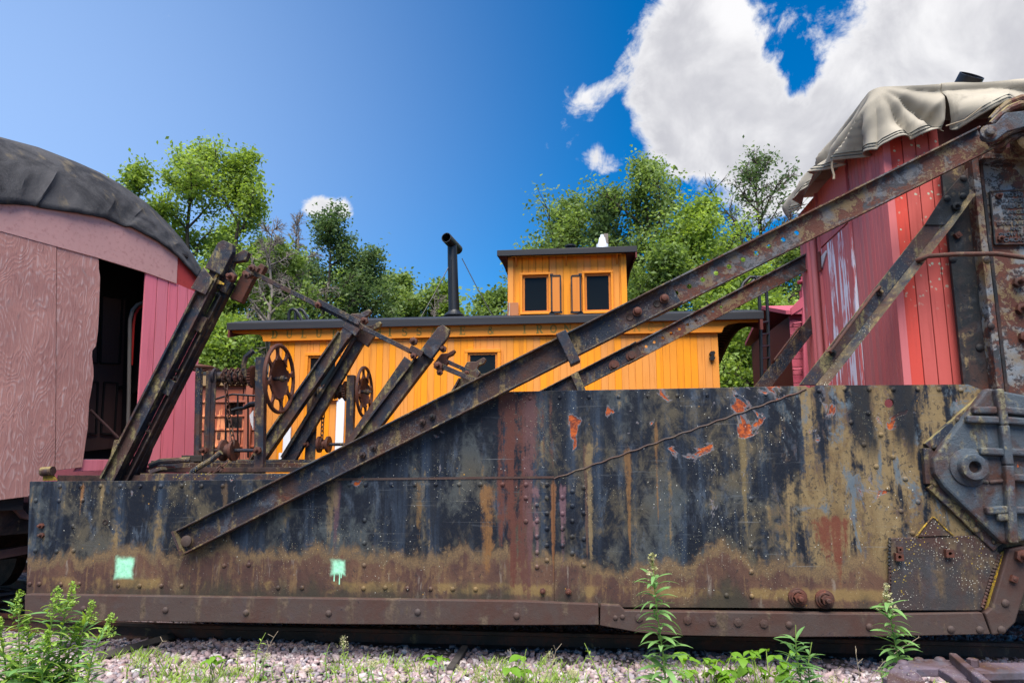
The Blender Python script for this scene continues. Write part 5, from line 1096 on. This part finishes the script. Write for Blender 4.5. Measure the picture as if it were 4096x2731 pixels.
for xx in (xa+.8, xa+1.9, xb-.9):
    obj('wheel', MB().lathe((xx, YR+.6, .42), (0, 1, 0), [(-.06, .0001), (-.06, .42), (.06, .42), (.06, .0001)], 20), 'under_black', RB)
obj('sill', MB().box(((xa+xb)/2, YR+1.3, .85), (xb-xa, 1.6, .5)), 'under_black', RB)

YP = 11.4
PB = thing('pink_boxcar', 'pink slatted boxcar with ladder rungs glimpsed behind the red cab', 'boxcar', (at(3300, 1500, YP).x+1.2, YP+1.3, 0))
xa, xb = at(3172, 1500, YP).x, at(3172, 1500, YP).x+3.2; zt = at(3180, 1262, YP).z; z = 1.1
while z < zt-.02: obj('board', MB().box(((xa+xb)/2, YP+.012, z+.066), (xb-xa, .024, .124)), 'boxcar_pink', PB, .003); z += .132
obj('body', MB().box(((xa+xb)/2, YP+1.3, (1.1+zt)/2), (xb-xa-.02, 2.5, zt-1.1)), 'brown_red', PB)
rfp = [(xa-.08, YP-.1, zt), (xa-.08, YP+1.3, zt+.42), (xa-.08, YP+2.7, zt)]; obj('roof', MB().prism(rfp+[tuple(Vector(p)+Vector((0, 0, .07))) for p in rfp[::-1]], (xb-xa+.1, 0, 0)), 'boxcar_pink', PB, .004)
obj('eave_trim', MB().prism(P([(3164, 1232), (3200, 1195), (3262, 1150), (3262, 1190), (3205, 1235), (3166, 1260)], YP-.12), (0, .04, 0)), 'boxcar_pink', PB, .003)
for u in (3218, 3236): obj('corner_post', MB().box((at(u, 1400, YP).x, YP-.03, (1.1+zt)/2+.2), (.05, .05, zt-.7)), 'boxcar_pink', PB)
obj('brake_staff', MB().tube([at(3212, 1110, YP-.1), at(3222, 1560, YP-.1)], .03, 8), 'boxcar_pink', PB); obj('brake_head', MB().lathe(at(3212, 1135, YP-.1), (0, 0, 1), [(0, .05), (.02, .09), (.05, .09), (.05, .03), (.12, .03), (.12, .0001)], 12), 'boxcar_pink', PB)
for v in (1295, 1390, 1480): obj('ladder_rung', MB().tube([at(3172, v, YP-.02), at(3176, v-2, YP-.1), at(3204, v-6, YP-.1), at(3208, v-4, YP-.02)], .013, 6), 'boxcar_pink', PB)
for xx in (xa+.7, xa+1.8): obj('wheel', MB().lathe((xx, YP+.6, .42), (0, 1, 0), [(-.06, .0001), (-.06, .42), (.06, .42), (.06, .0001)], 20), 'under_black', PB)
obj('sill', MB().box(((xa+xb)/2, YP+1.3, .85), (xb-xa, 1.6, .5)), 'under_black', PB)
# tracks under the two rear cars
for i, (yc, n_) in enumerate(((YK+1.38, 'railway_track'), (YR+1.35, 'railway_track'))):
    tr = bpy.data.objects.new(n_, None); link(tr, None, (0, yc, 0)); tag(tr, kind='structure')
    for off in (-.7525, .7525): obj('rail', sweep(MB(), lambda o, off=off: [Vector((x_, yc+off+o, .0)) for x_ in (-14, 14)], railprof), 'rail_steel', tr)
# ================================================================== trees
def np_mesh(name, V, F, m, parent, smooth=False, origin=None, kind=None):
    c = Vector(origin) if origin is not None else Vector(((V[:, 0].min()+V[:, 0].max())/2, (V[:, 1].min()+V[:, 1].max())/2, V[:, 2].min()))
    V = V-np.array(c); k = F.shape[1]; me = bpy.data.meshes.new(name)
    me.vertices.add(len(V)); me.vertices.foreach_set('co', V.astype(np.float32).ravel())
    me.loops.add(F.size); me.loops.foreach_set('vertex_index', F.astype(np.int32).ravel())
    me.polygons.add(len(F)); me.polygons.foreach_set('loop_start', np.arange(len(F), dtype=np.int32)*k)
    if smooth: me.polygons.foreach_set('use_smooth', np.ones(len(F), dtype=bool))
    me.update(calc_edges=True); me.materials.append(MATS[m]); o = bpy.data.objects.new(name, me); link(o, parent, c)
    if kind: o['kind'] = kind
    return o
def leaf_cloud(C, per, rad_, size, rng, flat=.8, sizevar=.45):
    """quads scattered round the twig ends C"""
    n = len(C)*per; c = np.repeat(C, per, 0) + np.clip(rng.normal(0, 1, (n, 3)), -1.7, 1.7)*np.repeat(rad_, per)[:, None]*np.array([1, 1, flat])
    nn = rng.normal(0, 1, (n, 3)); nn[:, 2] = np.abs(nn[:, 2])+.35; nn /= np.linalg.norm(nn, axis=1)[:, None]
    a = np.cross(nn, rng.normal(0, 1, (n, 3))); a /= np.linalg.norm(a, axis=1)[:, None]; b = np.cross(nn, a)
    s = (size*(1-sizevar+2*sizevar*rng.random(n)))[:, None]; droop = nn*s*.18
    V = np.stack([c-a*s*.55, c+b*s*.34-droop*0, c+a*s*.6-droop, c-b*s*.34], 1).reshape(-1, 3); F = np.arange(n*4).reshape(-1, 4); return V, F
def tubes(segs, seg=5):
    Vs, Fs, o = [], [], 0
    for p, q, r0, r1 in segs:
        p, q = np.array(p), np.array(q); t = q-p; l = np.linalg.norm(t); t = t/(l+1e-9); x = np.cross(t, [0.3, .9, .2]); x /= np.linalg.norm(x); y = np.cross(t, x)
        ang = np.arange(seg)*2*math.pi/seg; ring = np.cos(ang)[:, None]*x+np.sin(ang)[:, None]*y
        Vs.append(p+ring*r0); Vs.append(q+ring*r1); i = np.arange(seg); j = (i+1) % seg
        Fs.append(np.stack([o+i, o+j, o+seg+j, o+seg+i], 1)); o += 2*seg
    return np.concatenate(Vs), np.concatenate(Fs)
def tree(label, u, vtop, Y, wpx, mleaf='leaf_mid', leaves=130, size=.15, bare=0., cb=.25, limbs=20, seed=0, name='deciduous_tree', bark='bark', group='trees behind the caboose', lean=0., sub=6, twig=1.0, r0=None, open_=1.0):
    limbs = int(limbs*1.6); rng = np.random.default_rng(seed+100); top = at(u, vtop, Y); x0, H = top.x-lean, top.z; R = wpx/2/2730.67*Y
    o = thing(name, label, 'tree', (x0, Y, 0), group)
    tr = r0 or H*.013+.05; segs = []; tips = []; rr = []
    tp_ = [np.array([x0+lean*f+rng.normal(0, .03*H*.3)*(0 < f < 1), Y+rng.normal(0, .03*H*.3)*(0 < f < 1), H*f]) for f in np.linspace(0, 1, 9)]
    for i in range(8): segs.append((tp_[i], tp_[i+1], tr*(1-i/8.4), tr*(1-(i+1)/8.4)))
    def tpt(f): k = f*8; i = min(7, int(k)); return tp_[i]+(tp_[i+1]-tp_[i])*(k-i)
    skip = rng.random(60) < .18
    for l in range(limbs):
        if skip[l % 60]: continue
        f = cb+(.97-cb)*((l+rng.random())/limbs); p = tpt(f); az = l*2.4+rng.normal(0, .4); h = (f-cb)/(1-cb)
        env = R*(.45+.75*math.sin(math.pi*min(1, .25+.75*h)**.9))*rng.uniform(.45, 1.25)*(1 if h < .75 else (1.15-h)*2.2)
        up = rng.uniform(.35, .9)+.5*h; d = np.array([math.cos(az), math.sin(az), up]); d /= np.linalg.norm(d); Ln = env/max(.45, math.hypot(d[0], d[1])); Ln = min(Ln, (H*1.02-p[2])/max(.05, d[2])+.3)
        n_ = 4; q = p; dd = d.copy(); rb = tr*(1-f)*.55+.018
        for s_ in range(n_):
            dd = dd+rng.normal(0, .14, 3)+np.array([0, 0, .05]); dd /= np.linalg.norm(dd); q2 = q+dd*Ln/n_; segs.append((q, q2, rb*(1-s_/n_*.8), rb*(1-(s_+1)/n_*.8)))
            if s_ >= 1:
                for k in range(sub):
                    e = dd*.8+rng.normal(0, .7, 3); e /= np.linalg.norm(e); l2 = rng.uniform(.2, .5)*max(.6, Ln*.5)*twig; a = q+(q2-q)*rng.random(); b = a+e*l2; segs.append((a, b, rb*.25+.006, .006))
                    for f2, g2 in ((.35, .20), (.62, .2), (.85, .18), (1.05, .14), (1.25, .10)): tips.append(a+(b-a)*f2+rng.normal(0, .06, 3)*l2); rr.append((l2*g2*1.3+.13)*open_)
                    if bare > .3:
                        for _ in range(4): g_ = e+rng.normal(0, .5, 3); g_ /= np.linalg.norm(g_); a_ = a+(b-a)*rng.uniform(.4, 1); segs.append((a_, a_+g_*l2*.55, .008, .004))
            q = q2
        
        for f2 in (-.3, -.1, .1, .25): tips.append(q+dd*f2*1.2); rr.append(.24)
    V, F = tubes(segs, 5); np_mesh('trunk', V, F, bark, o, True)
    T_ = np.array(tips); rr = np.array(rr)
    if bare < 1:
        keep = rng.random(len(T_)) > bare; V, F = leaf_cloud(T_[keep], max(3, int(leaves*.36)), rr[keep]*1.2, size*.8, rng); np_mesh('crown', V, F, mleaf, o)
    return o
tree('tall bright green tree with a broken upper crown beyond the pink car', 800, 560, 22, 430, 'leaf_bright', 21, .14, seed=1, limbs=26, cb=.2)
tree('bright tree rising to the right of the tallest crown beyond the pink car', 985, 610, 22.5, 360, 'leaf_bright', 21, .14, seed=2, limbs=24, cb=.25, lean=.4)
tree('lower bright tree just over the pink car roof', 560, 700, 21, 400, 'leaf_bright', 21, .14, seed=3, limbs=22, cb=.3)
tree('bare dead tree beside the dark round topped tree', 1195, 850, 21, 200, bare=1., seed=4, limbs=16, cb=.5, bark='bark_pale', name='dead_tree')
tree('leafless grey branches behind the tallest hook strut', 1095, 880, 19, 170, bare=1., seed=5, limbs=14, cb=.5, bark='bark_pale', name='dead_tree')
tree('dark fine leaved tree with a pointed top left of the smokestack', 1320, 850, 23, 330, 'leaf_dark', 16, .13, seed=6, limbs=22, cb=.3)
tree('smaller dark tree leaning out beside the pointed dark tree', 1480, 1000, 24, 240, 'leaf_dark', 16, .13, seed=7, limbs=18, cb=.3)
tree('mid green tree low behind the tie rod', 1110, 1000, 20, 300, 'leaf_mid', 23, .14, seed=8, limbs=20, cb=.15)
tree('dense yellow green bush tree under the left end of the caboose roof', 900, 1310, 17.5, 300, 'leaf_bright', 30, .13, seed=9, limbs=18, cb=.1)
tree('shady tree filling the gap beside the pink wall', 760, 1120, 19.5, 260, 'leaf_mid', 23, .14, seed=10, limbs=18, cb=.1)
tree('low rounded tree left of the smokestack foot', 1620, 1120, 26, 250, 'leaf_mid', 21, .16, seed=11, limbs=18, cb=.15)
tree('low tree directly behind the smokestack', 1780, 1140, 27, 260, 'leaf_bright', 21, .16, seed=12, limbs=18, cb=.15)
tree('dark round tree between smokestack and cupola', 1975, 1180, 25, 230, 'leaf_mid', 21, .16, seed=13, limbs=18, cb=.15)
tree('tall mid green tree behind the cupola with a ragged spire', 2585, 640, 22, 380, 'leaf_mid', 18, .13, seed=14, limbs=28, cb=.2)
tree('leafy tree to the left of the cupola roof', 2270, 820, 23, 400, 'leaf_mid', 18, .14, seed=15, limbs=22, cb=.25, lean=-.3)
tree('green tree below the spire above the cupola', 2430, 760, 22.5, 280, 'leaf_dark', 20, .14, seed=25, limbs=22, cb=.2)
tree('bright tree to the right of the cupola above the braces', 2790, 840, 21, 430, 'leaf_bright', 21, .14, seed=16, limbs=22, cb=.2)
tree('thin nearly leafless tree against the white cloud', 3025, 615, 24, 330, 'leaf_dark', 4, .13, bare=.55, seed=17, limbs=22, cb=.45, twig=1.1, bark='bark')
tree('bright leafy tree filling the space under the far brace', 2960, 1060, 18, 330, 'leaf_bright', 28, .13, seed=18, limbs=22, cb=.08)
tree('bushy green tree right of the caboose end', 3080, 1180, 16.5, 300, 'leaf_bright', 32, .12, seed=19, limbs=20, cb=.05)
tree('pale dead limb tree behind the smokestack wires', 1740, 1180, 24, 160, bare=1., seed=20, limbs=9, cb=.3, bark='bark_pale', name='dead_tree')
tree('mid green tree low beside the cupola on its right', 2650, 1000, 20, 330, 'leaf_mid', 23, .14, seed=21, limbs=18, cb=.1)
for k_, (u_, v_, lab_) in enumerate(((640, 930, 'background tree peeping over the tarpaper roof end'), (900, 900, 'background tree between the two bright tall trees'), (1060, 960, 'background tree behind the leafless grey branches'), (1210, 1040, 'background tree at the foot of the bare dead tree'), (1400, 1060, 'background tree below the pointed dark tree'), (1560, 1110, 'background tree left of the rounded low tree'), (2180, 1010, 'background tree at the left wall of the cupola'), (2700, 930, 'background tree just right of the cupola eave'), (2900, 1000, 'background tree beneath the nearly leafless tree'), (3120, 1000, 'background tree between the long brace and the cab'))):
    tree(lab_, u_, v_, 27, 380, ('leaf_mid', 'leaf_bright', 'leaf_dark')[k_ % 3], 22, .16, seed=40+k_, limbs=18, cb=.12)
# far woods behind, one mass
rng = np.random.default_rng(5); C_ = []
for i in range(1500):
    x = rng.uniform(-26, 22); C_.append((x, rng.uniform(30, 36), rng.uniform(.3, 7.5+1.6*math.sin(x*.9)+1.2*math.sin(x*2.3+1))))
V, F = leaf_cloud(np.array(C_), 42, np.full(len(C_), .75), .26, rng); fw = np_mesh('far_woods', V, F, 'leaf_mid', None, kind='stuff'); tag(fw, 'green belt of distant woods behind the rail cars', 'woods')

# ================================================================== ballast stones
rng = np.random.default_rng(11); n = 52000
xy = np.stack([rng.uniform(-6.8, 6.0, n), rng.uniform(4.0, 9.2, n)], 1)
base = np.array([[x, y, z] for z in (-1, 1) for y in (-1, 1) for x in (-1, 1)], float)
s = rng.uniform(.010, .022, n)*np.where(rng.random(n) < .06, 1.5, 1.); V = base[None]*(1+rng.normal(0, .28, (n, 8, 3))); V *= np.array([1.25, .95, .75])
V[:, 4:, :2] *= .7
a = rng.uniform(0, 6.28, n); ca, sa = np.cos(a), np.sin(a); tz = rng.normal(0, .35, n)
x, y, z = V[..., 0], V[..., 1], V[..., 2]+V[..., 0]*tz[:, None]; V = np.stack([x*ca[:, None]-y*sa[:, None], x*sa[:, None]+y*ca[:, None], z], -1)*s[:, None, None]
hgt = .012+.022*rng.random(n)+.02*np.sin(xy[:, 0]*1.7+xy[:, 1]*2)*(.5)
V += np.stack([xy[:, 0], xy[:, 1], hgt], 1)[:, None]
qf = np.array([[0, 2, 3, 1], [4, 5, 7, 6], [0, 1, 5, 4], [1, 3, 7, 5], [3, 2, 6, 7], [2, 0, 4, 6]]); F = (np.arange(n)[:, None, None]*8+qf[None]).reshape(-1, 4)
gv = np_mesh('gravel', V.reshape(-1, 3), F, 'ballast', None, kind='stuff'); tag(gv, 'pinkish grey crushed stone ballast beside the track', 'gravel')

# ================================================================== weeds
def blade_leaf(L, W, curl=.35, n=5, tooth=0.):
    mb = MB(); vs = []
    for i in range(n+1):
        t = i/n; w_ = W*math.sin(math.pi*min(1, t*.92+.06))**.9*(1-.25*t); z = L*(.25*t-curl*t*t); x = L*t*(1-.15*t)
        vs += [(x, -w_, z+w_*.25), (x, 0, z), (x, w_, z+w_*.25)]
    fs = []
    for i in range(n): o = i*3; fs += [(o, o+3, o+4, o+1), (o+1, o+4, o+5, o+2)]
    return mb.add(vs, fs, True)
LANCE = [shared('leaf', blade_leaf(.20, .021, c), 'weed_green') for c in (.2, .5)]; LANCEY = [shared('leaf', blade_leaf(.16, .016, c), 'weed_yellow') for c in (.05, .35)]
OVATE = shared('leaf', blade_leaf(.13, .042, .35, 6), 'bramble_green')
def weed(label, u, vb_, Y, h, nleaf, leaf, lean=(0, 0), sc=1., top='bud', group=None, name='goldenrod', stem='stem_green', zb=.0, budm='bud_cream', taper=.35):
    b = at(u, vb_, Y); b.z = zb; o = thing(name, label, 'weed', tuple(b), group); n = 8; pts = []
    for i in range(n+1): t = i/n; pts.append(b+Vector((lean[0]*t*t*h+.01*math.sin(t*7), lean[1]*t*t*h, h*t)))
    obj('stem', MB().tube(pts, [.007*(1-.65*i/n) for i in range(n+1)], 6), stem, o)
    for i in range(nleaf):
        t = .06+.80*(i+random.random()*.5)/nleaf; k = int(t*n); p = pts[k].lerp(pts[min(n, k+1)], t*n-k)
        inst('leaf', random.choice(leaf), p, o, sc*(1-taper*t)*random.uniform(.8, 1.15), rot=(random.uniform(-.25, .25), random.uniform(-.35, .35)-.15*t, i*2.4+random.uniform(-.3, .3)))
    if top:
        C_ = np.array([pts[-1]+Vector((random.gauss(0, .018)*(1.3-t), random.gauss(0, .018)*(1.3-t), -h*.22*(1-t))) for t in np.linspace(0, 1, 26)]); V, F = leaf_cloud(C_, 7, np.full(len(C_), .010), .016*sc, RNG); np_mesh('flower_buds', V, F, budm, o, kind='stuff')
    return o
zg = lambda u, v: atz(u, v, .02).y
weed('tallest goldenrod stem standing in front of the seam of the cutting edge', 2660, 2800, 5.0, 1.06, 84, LANCE, (-.06, 0), 1.2)
weed('goldenrod with a budding tip before the lichen dotted patch plate', 3612, 2760, 5.1, .86, 84, LANCE, (-.07, 0), 1.12)
weed('shorter goldenrod without buds beside the brambles', 3208, 2790, 5.0, .60, 52, LANCE, (-.03, 0), 1.1, top=None)
weed('small twin stem goldenrod leaning on the shorter one', 3240, 2790, 5.05, .48, 34, LANCE, (.06, 0), .95, top=None)
for i, (u, h, sc_, ln) in enumerate(((70, .60, 1., -.10), (175, .62, 1.1, .02), (215, .64, 1.1, .06), (290, .50, 1.05, .10), (330, .46, 1., .22), (120, .42, 1.1, -.15), (20, .38, 1.2, -.2), (250, .36, 1.1, .1), (160, .34, 1.2, .0))):
    weed('yellow green budding weed in the thick clump at the left end of the cutting edge', u, 2800, 4.6+.08*(i % 4), h+.2, 60, LANCEY+LANCE[:1], (ln, 0), sc_, group='yellow green weeds at the left end of the cutting edge', name='flowering_weed', budm='weed_yellow')
for i, (u, h) in enumerate(((60, .30), (130, .24), (270, .26), (10, .22), (200, .2))):
    weed('broad leaved weed low in the clump at the left corner', u, 2770, 4.75, h+.08, 20, [OVATE]+LANCE, (random.uniform(-.3, .3), 0), 1.15, top=None, group='low broad weeds in the left clump', name='broad_weed')
def bramble(label, u, v, Y, w_, h, nl, sc=1., group=None):
    b = at(u, v, Y); b.z = 0; o = thing('bramble', label, 'bramble', tuple(b), group); 
    for i in range(nl//3):
        p = b+Vector((random.uniform(-w_, w_), random.uniform(-.12, .12), random.uniform(.35, 1)*h)); root = b+Vector((random.uniform(-.05, .05)+(p.x-b.x)*.4, 0, 0))
        obj('stem', MB().tube([root, root.lerp(p, .6)+Vector((0, 0, .03)), p], .0035, 5), 'stem_green', o)
        rz = random.uniform(0, 6.28)
        for k in (-1, 0, 1): inst('leaf', OVATE, p, o, sc*random.uniform(.6, .95)*(1.1 if k == 0 else .85), rot=(random.uniform(-.3, .3), random.uniform(.05, .6), rz+k*1.25))
    return o
bramble('bramble of pointed bright leaves just right of the tallest goldenrod', 2840, 2700, 5.5, .20, .30, 48)
bramble('wider bramble of bright leaves beside the shorter goldenrod', 3060, 2700, 5.5, .27, .31, 66)
bramble('little leafy seedling behind the purple iron casting', 4020, 2660, 5.35, .08, .24, 12)
bramble('small upright plant with rounded leaves before the long brace foot', 860, 2680, 5.35, .05, .22, 12, .8)
bramble('plant with large oval leaves in front of the cutting edge', 2055, 2690, 5.4, .07, .30, 12, 1.15)
bramble('shaded seedling with drooping leaves under the cutting edge', 1760, 2640, 5.75, .07, .24, 12, .9)
bramble('low bramble at the foot of the tallest goldenrod', 2570, 2710, 5.3, .12, .12, 15, .7)
# slender weeds in gravel
for i, (u, h, nl) in enumerate(((560, .17, 12), (720, .2, 12), (1010, .34, 20), (1050, .2, 16), (1150, .2, 10), (1180, .18, 10), (1300, .26, 14), (1385, .34, 18), (1430, .18, 10), (1465, .2, 10), (1550, .16, 8), (1690, .16, 12), (1745, .22, 8), (1880, .13, 8), (2100, .27, 10), (2320, .15, 10), (2410, .34, 18), (2470, .16, 14), (2350, .12, 8), (2130, .3, 9), (3400, .18, 10), (900, .1, 9), (640, .1, 9), (1600, .1, 9), (3480, .12, 8), (500, .15, 10), (600, .22, 12), (780, .14, 9), (820, .12, 9), (950, .22, 12), (1090, .16, 9), (1250, .15, 9), (1350, .2, 10), (1500, .22, 11), (1640, .18, 10), (1800, .16, 9), (1950, .2, 10), (2010, .14, 9), (2180, .16, 9), (2260, .2, 10), (2520, .18, 12), (2750, .14, 9), (2950, .16, 9), (3330, .2, 10), (3380, .14, 8), (3540, .2, 9))):
    weed('slender weed sprouting through the pink gravel', u, 2680+random.uniform(-10, 50), 5.28+random.uniform(-.12, .15), h*1.15, nl+3, LANCEY if i % 3 else LANCE, (random.uniform(-.35, .35), 0), .46, top='bud' if i % 2 else None, group='slender weeds sprouting in the gravel', name='gravel_weed')
for i, (u, v, h, ln) in enumerate(((2200, 2690, .30, .15), (2536, 2680, .24, .2), (1895, 2650, .26, 1.1), (3350, 2700, .2, -.1), (3440, 2700, .33, -.05), (3450, 2690, .45, .9), (590, 2600, .3, .4), (1040, 2620, .35, .3))):
    b = at(u, v, 5.4); b.z = 0; pts = [b+Vector((ln*h*t*t, 0, h*t)) for t in np.linspace(0, 1, 6)]
    mb = MB().tube(pts, [.004*(1-.6*t) for t in np.linspace(0, 1, 6)], 5)
    for k in range(7): p = pts[3+k % 3]; mb.tube([p, p+Vector((random.uniform(-.05, .05), random.uniform(-.02, .02), random.uniform(0, .05)))], .0018, 4)
    tag(obj('dry_stalk', mb, 'stem_dry'), ('dry branched stalk standing right of the large oval leaved plant', 'dry twiggy stalk just left of the tallest goldenrod', 'long dry stalk bent over the gravel near the splintered timber', 'short dry stalk just right of the shorter goldenrod', 'upright dry stalk between the shorter goldenrod and the purple casting', 'dry stalk slanting up toward the budding goldenrod at the patch plate', 'dry stalk leaning over the dark weathered timber', 'dry stalk leaning beside a slender weed below the foot of the long brace')[i], 'stalk', 'dry stalks in the gravel')
# short grass and tiny leaves
rng = np.random.default_rng(21); m_ = 2600; gx = rng.uniform(-5.5, 4.5, m_); gy = rng.uniform(4.55, 6.1, m_); ok = np.array([mnoise.noise((x*1.1, y*1.6, 2.))+mnoise.noise((x*4, y*4, 7.))*.5 for x, y in zip(gx, gy)]) > .02; gx, gy = gx[ok], gy[ok]
Vv, Ff = [], []
for x, y in zip(gx, gy):
    for k in range(5):
        h = rng.uniform(.03, .10); a = rng.uniform(0, 6.28); b = np.array([x+rng.normal(0, .02), y+rng.normal(0, .02), .015]); d = np.array([math.cos(a), math.sin(a), 0]); w_ = np.array([-d[1], d[0], 0])*.0028; o = len(Vv)
        Vv += [b-w_, b+w_, b+d*h*.25+[0, 0, h*.6]+w_*.8, b+d*h*.6+np.array([0, 0, h])]; Ff.append((o, o+1, o+2, o+3))
gr = np_mesh('grass', np.array(Vv), np.array(Ff), 'weed_yellow', None, kind='stuff'); tag(gr, 'thin short grass scattered over the gravel', 'grass')
# old timbers lying by the track
for lab, a, b, w_ in (('dark weathered timber lying by the near rail below the green paint mark', (400, 2630), (690, 2545), .07), ('splintered timber end lying in the gravel behind the oval leaved plant', (1800, 2680), (1860, 2590), .06)):
    p, q = atz(*a, .045), atz(*b, .06); tag(obj('timber', MB().bar(p, q, .05, w_, (.3, 1, 0)), 'tie_wood', None, .008), lab, 'timber')

# ================================================================== iron casting in the foreground
ZC = .42
IC = thing('iron_casting', 'purplish rusted iron truck frame lying in front of the wing corner', 'casting', tuple(pz_(atz(3900, 2700, ZC), 0)))
def topz(pts, z): return [atz(u, v, z) for u, v in pts]
out_ = topz(cr(3100, 2050, 2.302, [(1030, 1568), (1030, 1500), (1060, 1440), (1120, 1380), (1250, 1350), (1420, 1342), (1600, 1350), (1700, 1372), (2293, 1375), (2700, 1375), (2700, 1445), (1830, 1475), (1900, 1568), (1850, 1700), (1600, 1700), (1400, 1568), (1300, 1450), (1240, 1500), (1300, 1600), (1500, 1750), (1100, 1750)]), ZC)
ot = cr(3100, 2050, 2.302, [(1030, 1640), (1030, 1500), (1060, 1440), (1120, 1380), (1250, 1350), (1420, 1342), (1600, 1350), (1700, 1372), (1500, 1432), (1310, 1432), (1300, 1450), (1350, 1500), (1440, 1640)])
obj('ring_plate', MB().prism(topz(ot, ZC), (0, 0, -.05)), 'purple_iron', IC, .008)
ot = cr(3100, 2050, 2.302, [(1700, 1373), (2293, 1376), (2800, 1376), (2800, 1450), (1830, 1472), (1760, 1520), (1900, 1640), (1770, 1640), (1600, 1490), (1502, 1433)])
obj('arm_plate', MB().prism(topz(ot, ZC-.002), (0, 0, -.05)), 'purple_iron', IC, .008)
rb_ = MB(); rb_.bar(atz(3812, 2632, ZC+.02), atz(3960, 2760, ZC+.02), .045, .07, (0, 0, 1)); obj('rib', rb_, 'purple_iron', IC, .008)
fw_ = MB(); q0, q1 = atz(3900, 2695, ZC-.04), atz(4330, 2690, ZC-.04); fw_.prism([q0, q1, pz_(q1, .05), pz_(q0, .05)], (0, .05, 0)); obj('side_flange', fw_, 'purple_iron', IC, .006)
q0, q1 = atz(3552, 2720, ZC-.04), atz(3720, 2750, ZC-.04); obj('side_flange', MB().prism([q0+Vector((0, .03, 0)), q1+Vector((0, .03, 0)), pz_(q1, .0)+Vector((0, .03, 0)), pz_(q0, .0)+Vector((0, .03, 0))], (0, .05, 0)), 'purple_iron', IC, .006)
for x, y in ((1180, 1385), (1325, 1360), (1520, 1356), (1195, 1435), (1270, 1500)):
    p = atz(3100+x/2.302, 2050+y/2.302, ZC); obj('rivet', MB().lathe(p, (0, 0, 1), [(0, .034), (.008, .032), (.018, .022), (.022, .008), (.022, .0001)], 14), 'purple_iron', IC)
p = atz(3100+1825/2.302, 2050+1408/2.302, ZC); obj('bolt', MB().lathe(p, (0, 0, 1), [(0, .034), (.04, .034), (.044, .028), (.044, .0001)], 6, False), 'purple_iron', IC)
